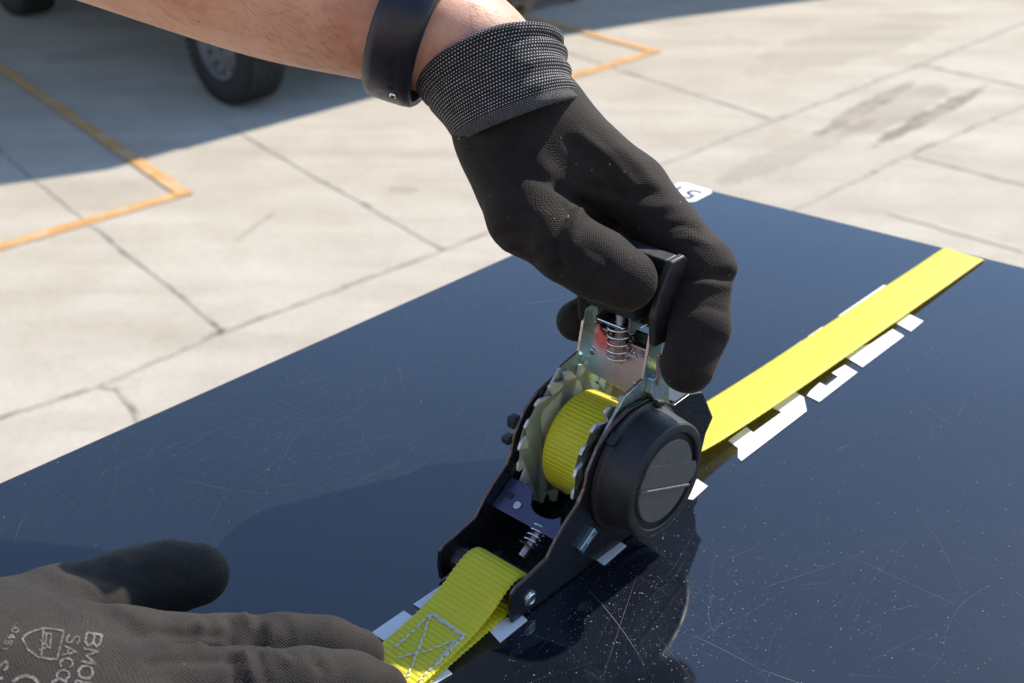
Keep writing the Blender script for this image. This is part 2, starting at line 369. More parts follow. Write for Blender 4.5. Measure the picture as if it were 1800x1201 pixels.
def web(name, path, a0, a1, parent, mat=MWEB, pitch=.0017, amp=.00022, th=.0011, twist=None, ds=.00028, nw=26, rz=True):
    """ribbed webbing swept along path of (x,z) or (x,z,da); local coords (x,-a,z)"""
    pts = np.array([(*p, 0) if len(p) == 2 else p for p in path], float)
    # smooth catmull resample
    dense = []
    Np = len(pts)
    for i in range(Np - 1):
        p0, p1, p2, p3 = pts[max(i - 1, 0)], pts[i], pts[i + 1], pts[min(i + 2, Np - 1)]
        k = max(2, int(np.linalg.norm(p2 - p1) / .0004))
        for t in np.linspace(0, 1, k, endpoint=False):
            dense.append(.5 * ((2 * p1) + (-p0 + p2) * t + (2 * p0 - 5 * p1 + 4 * p2 - p3) * t ** 2 + (-p0 + 3 * p1 - 3 * p2 + p3) * t ** 3))
    dense.append(pts[-1]); dense = np.array(dense)
    sl_ = np.r_[0, np.cumsum(np.linalg.norm(np.diff(dense[:, :2], axis=0), axis=1))]
    ss = np.arange(0, sl_[-1], ds); D = np.c_[[np.interp(ss, sl_, dense[:, j]) for j in range(3)]].T
    T = np.gradient(D[:, :2], axis=0); T /= np.linalg.norm(T, axis=1)[:, None]; Nn = np.c_[-T[:, 1], T[:, 0]]
    V = []; UV = []; W = a1 - a0
    avs = np.r_[0, .0006 / W, np.linspace(.0018 / W, 1 - .0018 / W, nw - 4), 1 - .0006 / W, 1]
    m = len(avs)
    for side in (1, -1):
        for i in range(len(ss)):
            rib = (abs(math.sin(math.pi * ss[i] / pitch)) ** .7 - .5)
            for j, v in enumerate(avs):
                e = min(v, 1 - v) * W
                edge = 0 if e < .0001 else (.75 if e < .001 else 1)
                ph = .12 * math.sin(v * 9 + ss[i] * 300)
                rr = (abs(math.sin(math.pi * (ss[i] / pitch + ph * .25))) ** .7 - .5) if side == 1 else rib
                if e < .001: rr = abs(math.sin(math.pi * (ss[i] / pitch * 2))) - .5
                h = side * (th / 2 * edge + amp * rr * (1 if e > .0001 else .2))
                aj = a0 + v * W + D[i, 2] + (.00018 * math.sin(2 * math.pi * ss[i] / pitch) * (1 if v > .5 else -1) if e < .0001 else 0)
                V.append((D[i, 0] + Nn[i, 0] * h, -aj, D[i, 1] + Nn[i, 1] * h)); UV.append((ss[i] / pitch, aj / .001))
    n = len(ss); F = []
    for s_ in (0, 1):
        o = s_ * n * m
        for i in range(n - 1):
            for j in range(m - 1):
                q = (o + i * m + j, o + (i + 1) * m + j, o + (i + 1) * m + j + 1, o + i * m + j + 1)
                F.append(q if s_ else q[::-1])
    # edge stitching of both sides
    for i in range(n - 1):
        for j in (0, m - 1):
            F.append((i * m + j, (i + 1) * m + j, n * m + (i + 1) * m + j, n * m + i * m + j))
    for i in (0, n - 1):
        for j in range(m - 1): F.append((i * m + j, i * m + j + 1, n * m + i * m + j + 1, n * m + i * m + j))
    o = mesh(name, V, F, mat, parent, smooth=True, uv=UV)
    return o, (D, Nn, ss)

# ------------------------------------------------------------------ ratchet (local: x along strap, y to the left, z up; metres)
WC = (-.003, .035)
tool = empty('ratchet_buckle', tuple(OL), SROT)
tag(tool, 'black metal ratchet with toothed wheels and yellow strap roll, gripped upright by the hand', 'ratchet')
def mm(poly): return [(x / 1000, z / 1000) for x, z in poly]
def painted_metal(name, base, rough):
    m = NT(name); c = m.coord(); n = m.noise(c, 260, 4, .7); n2 = m.noise(c, 900, 3)
    geo = m.node('ShaderNodeNewGeometry')
    edge = m.ramp(n2, [(.70, 0), (.8, .25)])
    col = m.mix(m.math('MULTIPLY', edge, .6), m.mix(m.ramp(n, [(.62, 0), (.7, .4)]), base, tuple(v * 2 for v in base)), (.20, .11, .08))
    m.set(Base_Color=col, Roughness=m.ramp(n, [(.3, rough - .06), (.7, rough + .1)]), Specular_IOR_Level=.55, Normal=m.bump(n2, .00005, .5)); return m.m
MBLK = painted_metal('black_painted_steel', (.010, .010, .012), .24)
MEDGE = simple('bare_cut_edge', (.24, .14, .11), .45, .6, nscale=700, var=.4)
def mat_zinc(name='yellow_zinc_plating', green=0.):
    rg = .46 if green else .24; mt = .25 if green else .85
    m = NT(name); c = m.coord(); n = m.noise(c, 38, 2, .5, .4); f = m.noise(c, 900, 3, .7); s = m.noise(m.coord(scale=(1, 1, 6)), 200, 3)
    if green: stops = [(.30, (.58, .62, .64)), (.42, (.66, .72, .62)), (.5, (.70, .76, .52)), (.58, (.76, .80, .60)), (.68, (.76, .78, .76)), (.8, (.80, .79, .80))]
    else: stops = [(.28, (.34, .46, .56)), (.40, (.40, .56, .62)), (.48, (.52, .66, .66)), (.56, (.60, .66, .42)), (.63, (.62, .50, .48)), (.74, (.50, .46, .60))]
    col = m.mix(.3, m.ramp(n, stops), m.ramp(f, [(.3, .45), (.7, .95)]), 'MULTIPLY')
    m.set(Base_Color=col, Metallic=mt, Roughness=m.ramp(f, [(.3, rg), (.7, rg + .18)]), Normal=m.bump(f, .00004, .6)); return m.m
MZ = mat_zinc(); MZG = mat_zinc('toothed_wheel_plating', 1.)
def mat_redzinc():
    m = NT('web_plate_plating'); c = m.coord(); n = m.noise(c, 230, 4, .7); f = m.noise(c, 1500, 3, .7)
    sep = m.node('ShaderNodeSeparateXYZ'); m.l.new(c, sep.inputs[0])
    yy = m.math('ADD', sep.outputs[1], m.math('MULTIPLY', m.math('SUBTRACT', n, .5), .012))
    zz = m.math('ADD', sep.outputs[2], m.math('MULTIPLY', m.math('SUBTRACT', n, .5), .012))
    g_ = m.ramp(m.math('ADD', m.math('MULTIPLY', yy, 28), .5), [(.05, (.50, .42, .40)), (.45, (.46, .34, .33)), (.66, (.42, .46, .50)), (.8, (.40, .60, .62)), (1, (.44, .64, .66))])
    red = m.math('MULTIPLY', m.ramp(m.math('MULTIPLY', zz, 10), [(.70, 0), (.755, 1)]), m.ramp(m.math('ADD', m.math('MULTIPLY', yy, 28), .5), [(.40, .1), (.58, 1), (.78, 1), (.86, 0)]))
    col = m.mix(m.math('MULTIPLY', red, m.ramp(f, [(.3, .6), (.6, 1)])), m.mix(.35, g_, m.ramp(f, [(.3, .35), (.6, 1)]), 'MULTIPLY'), (.62, .05, .04))
    m.set(Base_Color=col, Metallic=m.math('SUBTRACT', .85, m.math('MULTIPLY', red, .7)), Roughness=.4, Normal=m.bump(f, .00008, .8)); return m.m
MRED = mat_redzinc()
MST2 = simple('bright_steel', (.62, .64, .66), .22, 1., nscale=900, var=.12)
MCOP = simple('pink_lit_steel', (.62, .44, .40), .3, .9, nscale=500, var=.2)  # warm pink reflected light painted into the steel colour
def mat_plast(name, base=(.022, .022, .024), rough=.45, brushed=False):
    m = NT(name); c = m.coord(); f = m.noise(c, 1400, 4, .7); n = m.noise(c, 160, 4, .65)
    br = m.noise(m.coord(scale=(1, 1, 9), rot=(0, R(22), 0)), 260, 5, .75) if brushed else n
    col = m.mix(m.ramp(br, [(.42, 0), (.72, .5 if brushed else .3)]), base, (.22, .21, .20) if brushed else (.05, .048, .045))
    m.set(Base_Color=col, Roughness=m.ramp(n, [(.3, rough - .05), (.7, rough + .15)]), Normal=m.bump(m.mix(.5, f, br), .00009, .7)); return m.m
MPL = mat_plast('black_plastic', (.015, .015, .016)); MPLB = mat_plast('brushed_black_plastic', (.085, .082, .078), .58, True)

frame_poly = mm([(-73.6, 1.2), (-74.4, 8), (-73.6, 14.6), (-71, 16.4), (-66.5, 16.9), (-54, 19.6), (-48.3, 26), (-43.8, 29.8), (-40, 32.5), (-36.1, 35.2), (-33.2, 40), (-31.4, 47), (-26, 55), (-18, 60.5), (-8, 63.2), (4, 62.5), (14, 57), (22, 51.5), (32, 52), (42, 48.5), (51.5, 32), (47, 26), (44, 14), (40, 3), (36, 1.2)])
for a_ in ((-.0187, -.0171), (.0180, .0196)):
    pl_ = MB().ext(frame_poly, *a_).build('side_plate', MBLK, tool, bevel=.00028)
    # thin bare cut edge along the upper rim of each plate
    pts = [(x, -(a_[0] + a_[1]) / 2, z + .00012) for x, z in frame_poly[3:13]]
    rim = MB(); am = (a_[0] + a_[1]) / 2
    for q0, q1 in zip(frame_poly[2:14], frame_poly[3:15]):
        d = Vector((q1[0] - q0[0], 0, q1[1] - q0[1])); nrm = Vector((-d.z, 0, d.x)).normalized() * .00008
        V = [(q0[0] + nrm.x, -am + s * .00045, q0[1] + nrm.z) for s in (1, -1)] + [(q1[0] + nrm.x, -am + s * .00045, q1[1] + nrm.z) for s in (1, -1)]
        V += [(v[0] - 3 * nrm.x, v[1], v[2] - 3 * nrm.z) for v in V]
        rim.add(V, [(0, 1, 3, 2), (4, 6, 7, 5), (0, 4, 5, 1), (2, 3, 7, 6), (0, 2, 6, 4), (1, 5, 7, 3)])
    rim.build('cut_edge', MEDGE, pl_)
# bottom plate between the side plates (rear part), with a front gap
MB().box(-.0500, .034, -.0178, .0169, .0016, .0030).build('base_plate', MBLK, tool, bevel=.0003)
# front crossbar tube and its rivets
MB().lathe([(-.0170, .0001), (-.0170, .0056), (.0179, .0056), (.0179, .0001)], (-.0652, .0078), 48).build('front_crossbar', MBLK, tool, autos=40)
for s_ in (1, -1):
    a_ = .0196 if s_ > 0 else -.0187
    rv = MB().lathe([(a_ + s_ * x, r) for x, r in ((0, .0032), (.0003, .0032), (.00035, .0026), (.0010, .0024), (.0012, .0020), (.0009, .0014), (.0009, .00001))], (-.0640, .0071), 40)
    rv.build('rivet', MST2, tool, autos=30)
# slot slits and the zinc slider poking out of the right plate
def obox(c, d, L_, W_, a0_, a1_):
    d = np.array(d) / np.linalg.norm(d); n = np.array([-d[1], d[0]]); c = np.array(c)
    return [tuple(c + d * L_ / 2 * i + n * W_ / 2 * j) for i, j in ((-1, -1), (1, -1), (1, 1), (-1, 1))], a0_, a1_
MDARK = NT('dark_slot').set(Base_Color=(.002, .002, .002), Roughness=.9).m
SD = (.85, .52)
for c_, L_, W_ in (((-.0325, .0155), .0200, .0011), ((-.0283, .0062), .0042, .0009)):
    MB().ext(*obox(c_, SD, L_, W_, .01955, .01968)).build('slot', MDARK, tool)
MB().ext(*obox((-.0322, .0162), SD, .0104, .0036, .0190, .0216)).build('slider_end', MZ, tool, bevel=.0004)
MB().ext(*obox((-.0322, .0166), SD, .0040, .0012, .0215, .0222)).build('slider_tab', MCOP, tool, bevel=.0002)
MB().ext(*obox((-.0322, .0162), SD, .0104, .0036, -.0206, -.0180)).build('slider_end', MZ, tool, bevel=.0004)
# lower pawl plate with a round notch, pin, spring and rod
def frame_pt(u, a, o=(-.0458, .0215), d=(.85, .52), h=0):    # u along slide direction
    d = np.array(d) / np.linalg.norm(d); n = np.array([-d[1], d[0]])
    p = np.array(o) + d * u + n * h; return (p[0], -a, p[1])
pol = [(0, -.0168), (0, .0177), (.0050, .0177), (.0062, .0140)]
pol += [(.0055 + .0016 * math.cos(t) * 0 - .0042 * math.sin(t) + .0042, .0045 + .0075 * math.cos(t)) for t in np.linspace(.15, math.pi - .15, 14)]
pol += [(.0128, -.0050), (.0140, -.0080), (.0140, -.0168)]
V = [frame_pt(u, a, h=0) for u, a in pol] + [frame_pt(u, a, h=-.0012) for u, a in pol]; n_ = len(pol)
MPW = painted_metal('blued_plate', (.10, .105, .17), .28)
MPW.node_tree.nodes['Principled BSDF'].inputs['Metallic'].default_value = .75
mesh('pawl_plate', V, [tuple(range(n_))[::-1], tuple(range(n_, 2 * n_)), *[(i, (i + 1) % n_, (i + 1) % n_ + n_, i + n_) for i in range(n_)]], MPW, tool, bevel=.0002)
q = frame_pt(.0048, -.0065, h=0); q2 = frame_pt(.0048, -.0065, h=.0010)
MB().cyl(q, q2, .0017, 24).build('rivet', MST2, tool, bevel=.0003)
q = frame_pt(.0070, -.0120, h=0); q2 = frame_pt(.0070, -.0120, h=.0007)
MB().cyl(q, q2, .0013, 20).build('rivet', MBLK, tool, bevel=.0003)
MB().ext(*obox((-.0425, .0225), SD, .0052, .0012, -.0098, -.0088)).build('plate_tab', MCOP, tool)
q0 = Vector(frame_pt(-.0100, .0060, h=-.0035)); q1 = Vector(frame_pt(.0040, .0060, h=-.0035))
MB().cyl(q0 + (q0 - q1) * .08, q1, .0017, 20).build('guide_rod', MCOP, tool, bevel=.0005)
def coil(p, q, r, wire, turns):
    p, q = Vector(p), Vector(q); d = (q - p).normalized(); u = d.orthogonal().normalized(); v = d.cross(u); N = turns * 22
    return MB().tube([p + (q - p) * (i / N) + (u * math.cos(2 * math.pi * turns * i / N) + v * math.sin(2 * math.pi * turns * i / N)) * r for i in range(int(N) + 1)], wire, 8)
coil(q0 + (q1 - q0) * .22, q1, .0036, .00042, 5).build('lower_spring', MST2, tool, smooth=True)
e_ = q0 + (q1 - q0) * .20
MB().cyl(e_, e_ + (q1 - q0) * .05, .0046, 28).build('spring_washer', MBLK, tool)
# toothed wheels
MTE = simple('lit_tooth_edge', (.78, .72, .69), .45, .3, nscale=900, var=.25)  # tooth rims paler and pinkish, their lit look put into the colour
def teeth(Ro, Ri, n, ph, flip=1):
    out = []
    for i in range(n):
        t0 = ph + 2 * math.pi * i / n; st_ = 2 * math.pi / n
        prof = ((0, Ri), (.05, Ri * 1.06), (.0, Ro * .995), (.10, Ro), (.34, Ro * .985), (.66, Ri * 1.06), (.92, Ri * .995))
        for f, r in prof:
            t = t0 - flip * f * st_
            out.append((WC[0] + r * math.cos(t), WC[1] + r * math.sin(t)))
    return out
for (aa, ab), ph in (((-.0152, -.0140), .1), ((.0126, .0140), .1)):
    poly = teeth(.0302, .0252, 20, ph)
    MB().ext(poly, aa, ab).build('toothed_wheel', MZG if aa < 0 else MZ, tool, bevel=.00015, segs=1); tw = bpy.data.objects['toothed_wheel' if aa < 0 else 'toothed_wheel.001']; tw.data.materials.append(MTE)
    for pg in tw.data.polygons:
        if len(pg.vertices) == 4: pg.material_index = 1
MB().lathe([(-.0185, .0045), (.0340, .0045)], WC, 32).build('axle', MST2, tool, smooth=True)
# rolled webbing on the spool
arc = [(WC[0] + .0206 * math.cos(t), WC[1] + .0206 * math.sin(t)) for t in np.linspace(R(-60), R(300), 60)]
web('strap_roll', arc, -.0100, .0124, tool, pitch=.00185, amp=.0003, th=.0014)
MB().lathe([(-.0098, .0001), (-.0098, .0197), (.0122, .0197), (.0122, .0001)], WC, 48).build('strap_core', MWEB, tool, smooth=False)
# lever: zinc arms, front web, tabs, plastic grip, pull bar and spring
arm_poly = mm([(7.8, 88), (4.3, 69.8), (-7, 67.2), (-20.7, 53), (-28.2, 43), (-29.5, 34), (-25.5, 21), (-16, 12.5), (-3, 9.5), (10, 13), (20, 24), (22, 38), (18.2, 54.4), (18.6, 67.5), (15.5, 72), (15.5, 89)])
for aa, ab in ((-.0168, -.0155), (.0150, .0164)):
    ar = MB().ext(arm_poly, aa, ab).build('lever_arm', MZ, tool, bevel=.0003)
    rim = MB(); am = (aa + ab) / 2
    for q0_, q1_ in zip(arm_poly[0:5], arm_poly[1:6]):
        d = Vector((q1_[0] - q0_[0], 0, q1_[1] - q0_[1])); nrm = Vector((d.z, 0, -d.x)).normalized() * -.00008
        nrm = -nrm if nrm.x > 0 and abs(nrm.x) > abs(nrm.z) else nrm
        V = [(q0_[0] + nrm.x, -am + s * .0005, q0_[1] + nrm.z) for s in (1, -1)] + [(q1_[0] + nrm.x, -am + s * .0005, q1_[1] + nrm.z) for s in (1, -1)]
        V += [(v[0] - 3 * nrm.x, v[1], v[2] - 3 * nrm.z) for v in V]
        rim.add(V, [(0, 1, 3, 2), (4, 6, 7, 5), (0, 4, 5, 1), (2, 3, 7, 6), (0, 2, 6, 4), (1, 5, 7, 3)])
    rim.build('cut_edge', MCOP, ar)
# web plate between the arms, jagged along its upper edge
jag = [(-.0144, .0030), (-.0118, .0045), (-.0112, .0175), (-.0098, .0190), (-.0085, .0165), (-.0072, .0158), (-.0060, .0146), (-.0048, .0155), (-.0030, .0140), (-.0015, .0146), (.0010, .0138), (.0030, .0146), (.0042, .0125), (.0056, .0133), (.0070, .0118), (.0090, .0126), (.0105, .0112), (.0120, .0128), (.0150, .0120), (.0150, -.0035), (.0140, -.0052), (-.0118, -.0022), (-.0144, -.0010)]
def webp(a, u, h=0): return (.0062 + u * .14 + h, -a, .0640 + u * .99)
V = [webp(a, u) for a, u in jag] + [webp(a, u, .0012) for a, u in jag]; n_ = len(jag)
mesh('web_plate', V, [tuple(range(n_)), tuple(range(2 * n_ - 1, n_ - 1, -1)), *[(i, i + n_, (i + 1) % n_ + n_, (i + 1) % n_) for i in range(n_)]], MRED, tool, bevel=.00025)
for a_, u_ in ((-.0108, .0065), (.0118, .0005)):
    MB().cyl(webp(a_, u_, .0002), webp(a_, u_, -.0008), .0016, 24).build('rivet', MST2, tool, bevel=.0004, segs=3)
# tabs of the sliding upper pawl
for a_, z0, z1 in ((-.0112, .0700, .0835), (.0196, .0665, .0800)):
    MB().box(.0085, .0098, -a_ - .0007, -a_ + .0007, z0, z1).build('pawl_tab', MCOP, tool, bevel=.0002)
    MB().box(.0098, .0180, -a_ - .0006, -a_ + .0006, z0, z1 - .001).build('pawl_tab', MZ, tool, bevel=.0002)
MB().box(.0120, .0134, -.0140, .0136, .0760, .0840).build('upper_pawl', MBLK, tool, bevel=.0002)
MB().box(.0098, .0112, -.0144, -.0052, .0760, .0790).build('pawl_rail', MCOP, tool, bevel=.0002)
MB().box(.0098, .0112, .0040, .0118, .0780, .0808).build('pawl_rail', MCOP, tool, bevel=.0002)
# flange on the right arm folded outward
MB().ext(mm([(6.5, 70), (18.2, 70), (18.2, 53.5), (12, 52), (5.5, 64)]), .0164, .0196).build('arm_flange', MZ, tool, bevel=.0004)
MB().cyl((.0078, -.0022, .0705), (.0070, -.0022, .0990), .0020, 20).build('pull_rod', MCOP, tool, bevel=.0003)
coil((.0078, -.0022, .0725), (.0074, -.0022, .0885), .0050, .00052, 5).build('lever_spring', MST2, tool, smooth=True)
br = MB(); br.box(.0012, .0130, -.0080, .0048, .0888, .0900); br.box(.0030, .0150, -.0100, -.0090, .0875, .0950)
br.build('pull_bracket', MST2, tool, bevel=.0003)
grip_side = mm([(5.0, 83), (3.6, 97), (6, 108), (14, 117.2), (22, 117.2), (26.5, 113), (26, 84), (16, 82)])
gp = empty('lever_grip', (0, 0, 0), 0, tool)
MB().ext(mm([(6.2, 84.0), (5.0, 97), (7.8, 107), (14, 116.8), (22, 116.8), (26.5, 112), (26, 86), (16, 83)]), .0162, .0196).build('grip_cheek', MPL, gp, bevel=.0009, segs=3)
MB().ext(mm([(6.2, 82.5), (4.6, 97), (6.8, 107), (13, 115.5), (22, 115.5), (26.5, 112), (26, 86), (16, 81)]), -.0184, -.0158).build('grip_cheek', MPL, gp, bevel=.0009, segs=3)
MB().ext(mm([(17, 84), (20, 106), (14.8, 111.5), (14.8, 116.0), (21.8, 116.0), (26.2, 111.5), (25.7, 86)]), -.0158, .0162).build('grip_back', MPL, gp, bevel=.0008, segs=3)
MB().ext(mm([(3.5, 93), (1.5, 98), (3.5, 103), (14, 105), (16, 95), (8, 92.5)]), -.0120, .0120).build('pull_bar', MPL, gp, bevel=.0008, segs=3)
# black drum with a disc face and raised bar
dr_ = MB().lathe([(.0197, .0001), (.0197, .0268), (.0200, .0273), (.0210, .0272), (.0214, .0262), (.0222, .0256), (.0332, .0241), (.0345, .0239), (.0351, .0233), (.0353, .0224), (.0353, .0204), (.0349, .0200), (.0335, .0197), (.0333, .0001)], WC, 96)
drum = dr_.build('drum_cap', MPL, tool, autos=24)
MB().lathe([(.0328, .0001), (.0328, .0172), (.0347, .0172), (.0350, .0169), (.0350, .0001)], WC, 80).build('face_disc', MPLB, drum, autos=35)
cth, sth = math.cos(R(-22)), math.sin(R(-22))
def rot(pts): return [(WC[0] + x * cth - z * sth, WC[1] + x * sth + z * cth) for x, z in pts]
bar = rot([(-.0176, -.0022), (.0172, -.0022), (.0200, .0000), (.0206, .0045), (.0180, .0072), (-.0163, .0072)])
MB().ext(bar, .0337, .03525).build('face_bar', MPLB, drum, bevel=.0003)
MB().ext(rot([(-.0180, -.0034), (.0172, -.0034), (.0172, -.0022), (-.0180, -.0022)]), .0337, .0362).build('face_ridge', MPLB, drum, bevel=.0003)
# collar clips, left-hand cover nubs
for t in (R(66), R(128)):
    p_ = (WC[0] + .0272 * math.cos(t), WC[1] + .0272 * math.sin(t)); d = (-math.sin(t), math.cos(t))
    MB().ext(*obox(p_, d, .0052, .0024, .0196, .0232)).build('collar_clip', MPL, tool, bevel=.0006)
MB().lathe([(-.0188, .0262), (-.0205, .0262), (-.0212, .0250), (-.0216, .0200), (-.0216, .0001)], WC, 80).build('left_cover', MPL, tool, autos=35)
for z_, x_, hh in ((.0505, -.0285, .0050), (.0440, -.0318, .0034)):
    MB().box(x_ - .0022, x_ + .0022, .0186, .0226, z_ - hh / 2, z_ + hh / 2).build('cover_nub', MPL, tool, bevel=.0007)
# small wire spring behind the roll, rear strap guide
coil((.0140, -.0005, .0610), (.0140, -.0045, .0600), .0030, .0005, 4).build('torsion_spring', MZG, tool, smooth=True)
MB().cyl((.0150, -.0179, .0600), (.0150, .0170, .0600), .0016, 16).build('rear_pin', MZG, tool)
MB().cyl((.0440, -.0180, .0085), (.0440, .0171, .0085), .0035, 24).build('rear_guide_bar', MBLK, tool)
# extra cross plate across the rear of the frame
MB().ext(mm([(26, 50), (40, 47), (47, 34), (44, 33), (38, 44), (26, 46.5)]), -.0171, .0180).build('rear_guard', MBLK, tool, bevel=.0004)

# ------------------------------------------------------------------ straps
fs = empty('long_strap', tuple(OL), SROT)
tag(fs, 'long flat yellow strap laid across the black sheet and over its far edge', 'strap')
xe = pa(1700, 444, -.0005)[0]
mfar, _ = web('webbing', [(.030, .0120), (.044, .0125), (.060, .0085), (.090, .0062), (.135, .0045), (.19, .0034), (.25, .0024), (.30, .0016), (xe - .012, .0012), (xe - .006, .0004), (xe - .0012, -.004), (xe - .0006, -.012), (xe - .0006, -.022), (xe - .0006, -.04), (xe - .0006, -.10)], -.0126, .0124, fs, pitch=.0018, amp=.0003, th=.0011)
ss_ = empty('sewn_strap_loop', tuple(OL), SROT)
tag(ss_, 'short yellow strap end with white box stitching looped on the ratchet bar', 'strap')
loop = [(-.215, .0030), (-.16, .0030), (-.125, .0036), (-.108, .0040), (-.098, .0048), (-.090, .0060), (-.082, .0082), (-.0745, .0118), (-.0690, .01400), (-.0652, .01455)] + \
       [(-.0652 + .0068 * math.cos(t), .0078 + .0068 * math.sin(t)) for t in (R(60), R(25), R(-15))] + [(-.0605, .0020)]
loop += [(-.070, .0016), (-.080, .0014), (-.100, .0014), (-.14, .0012), (-.215, .0012)]
loop = [(x, z, max(0, -.070 - x) * .085) for x, z in loop]
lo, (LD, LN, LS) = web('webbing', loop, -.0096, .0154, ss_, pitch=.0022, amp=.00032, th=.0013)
# stitches lie on the top layer: (x, a) in the strap frame -> height from the path
top_n = int(np.argmax(LD[:, 0] > -.066)) if (LD[:, 0] > -.066).any() else len(LD)
tx, tz = LD[:top_n, 0], LD[:top_n, 1]
def onstrap(px, py):
    a_ = .003
    for _ in range(25):      # ray march against the top layer
        r = ray(px, py); lo_, hi_ = .1, .7
        f = lambda d: (CAMP + r / np.linalg.norm(r) * d)
        for _b in range(30):
            md = (lo_ + hi_) / 2; p = f(md); x = (p - OL) @ S
            if p[2] > np.interp(x, tx, tz) + .0010: lo_ = md
            else: hi_ = md
        p = f(md); return ((p - OL) @ S, (p - OL) @ A)
MTH = simple('white_thread', (.62, .62, .58), .8, nscale=3000, var=.2)
sm = MB()
def stitch(p, q, w_=.00035, L_=.0022, gap=.0007, zig=0.):
    p, q = np.array(onstrap(*p)), np.array(onstrap(*q)); d = q - p; D_ = np.linalg.norm(d); d /= D_; n = np.array([-d[1], d[0]]); t = 0; k = 0
    while t < D_:
        if zig: e0, e1 = p + d * t + n * zig * (1 if k % 2 else -1), p + d * min(D_, t + .0008) - n * zig * (1 if k % 2 else -1); t += .0006
        else: e0, e1 = p + d * t, p + d * min(D_, t + L_); t += L_ + gap
        k += 1
        jz = np.random.default_rng(k).normal(0, .00012, 4); e0 = e0 + jz[:2]; e1 = e1 + jz[2:]
        pts = []
        for s in (0, .25, .5, .75, 1):
            e = e0 + (e1 - e0) * s; pts.append((e[0], -e[1], np.interp(e[0], tx, tz) + .00085 + .00028 * math.sin(math.pi * s)))
        sm.tube(pts, w_ * (.8 + .4 * random.random()), 6)
stitch((760, 1080), (815, 1118), .0003, zig=.0007)
stitch((757, 1080), (692, 1140)); stitch((815, 1120), (750, 1145)); stitch((750, 1145), (694, 1158)); stitch((757, 1082), (738, 1135), .0004); stitch((738, 1135), (716, 1190), .0004)
stitch((815, 1120), (770, 1165)); stitch((770, 1165), (735, 1198)); stitch((800, 1128), (765, 1168), .0003, zig=.0006)
sm.build('box_stitching', MTH, ss_, smooth=True)

# ------------------------------------------------------------------ implicit-surface modelling for gloved hands
def sd_cone(Q, a, b, ra, rb, fl=None):
    a, b = np.asarray(a, np.float32), np.asarray(b, np.float32); ab = b - a; L2 = float(ab @ ab) + 1e-12
    q = Q - a; t = np.clip((q @ ab) / L2, 0, 1); q -= t[:, None] * ab
    if fl is not None:
        n, f = np.asarray(fl[0], np.float32), fl[1]; n = n / np.linalg.norm(n); q += (q @ n)[:, None] * n * (f - 1)
    return np.sqrt((q * q).sum(1)) - (ra + (rb - ra) * t)
def smin(a, b, k):
    h = np.maximum(k - np.abs(a - b), 0) / k; return np.minimum(a, b) - h * h * k * .25
def chain(Q, pts, k=.003):
    d = None
    for (a, ra), (b, rb) in zip(pts[:-1], pts[1:]):
        e = sd_cone(Q, a, b, ra, rb); d = e if d is None else smin(d, e, k)
    return d
def surface_nets(fn, lo, hi, h):
    lo, hi = np.array(lo), np.array(hi); n = np.ceil((hi - lo) / h).astype(int) + 1
    ax = [lo[i] + h * np.arange(n[i]) for i in range(3)]
    D = np.empty(n, np.float32)
    for i in range(n[0]):
        Y, Z_ = np.meshgrid(ax[1], ax[2], indexing='ij'); Q = np.stack([np.full(Y.shape, ax[0][i]), Y, Z_], -1).reshape(-1, 3).astype(np.float32)
        D[i] = fn(Q).reshape(n[1], n[2])
    sgn = D < 0
    acc = np.zeros((*(n - 1), 3), np.float32); cnt = np.zeros(n - 1, np.float32)
    c3 = n - 1
    offs = [(0, 0), (0, 1), (1, 0), (1, 1)]
    for axis in range(3):
        o1, o2 = [i for i in range(3) if i != axis]
        for u, v in offs:
            s0 = [slice(0, c3[i]) for i in range(3)]; s0[o1] = slice(u, u + c3[o1]); s0[o2] = slice(v, v + c3[o2]); s1 = list(s0)
            s1[axis] = slice(1, 1 + c3[axis])
            d0, d1 = D[tuple(s0)], D[tuple(s1)]; cr = (d0 < 0) != (d1 < 0)
            t = np.where(cr, d0 / np.where(cr, d0 - d1, 1), 0)
            acc[..., axis] += t; acc[..., o1] += u * cr; acc[..., o2] += v * cr; cnt += cr
    act = cnt > 0; ids = np.full(c3, -1, np.int64); ids[act] = np.arange(act.sum())
    I = np.argwhere(act); V = lo + (I + acc[act] / cnt[act][:, None]) * h
    F = []
    for axis in range(3):
        o1, o2 = (axis + 1) % 3, (axis + 2) % 3
        s0 = [slice(0, n[i] - 1) if i == axis else slice(1, n[i] - 1) for i in range(3)]; s1 = list(s0); s1[axis] = slice(1, n[axis])
        a_, b_ = sgn[tuple(s0)], sgn[tuple(s1)]
        for flip in (0, 1):
            E_ = np.argwhere((a_ & ~b_) if not flip else (~a_ & b_))
            if not len(E_): continue
            base = E_.copy(); base[:, o1] += 1; base[:, o2] += 1
            def cid(du, dv):
                c = base.copy(); c[:, o1] += du - 1; c[:, o2] += dv - 1; return ids[c[:, 0], c[:, 1], c[:, 2]]
            q = np.stack([cid(0, 0), cid(1, 0), cid(1, 1), cid(0, 1)], 1)
            F.append(q if not flip else q[:, ::-1])
    return V.astype(float), np.concatenate(F)
def seg2d(px, py, poly):
    X, Y = px, py; best = np.full(X.shape, 1e9)
    for (ax, ay), (bx, by) in zip(poly[:-1], poly[1:]):
        dx, dy = bx - ax, by - ay; t = np.clip(((X - ax) * dx + (Y - ay) * dy) / (dx * dx + dy * dy), 0, 1)
        best = np.minimum(best, np.hypot(X - ax - t * dx, Y - ay - t * dy))
    return best
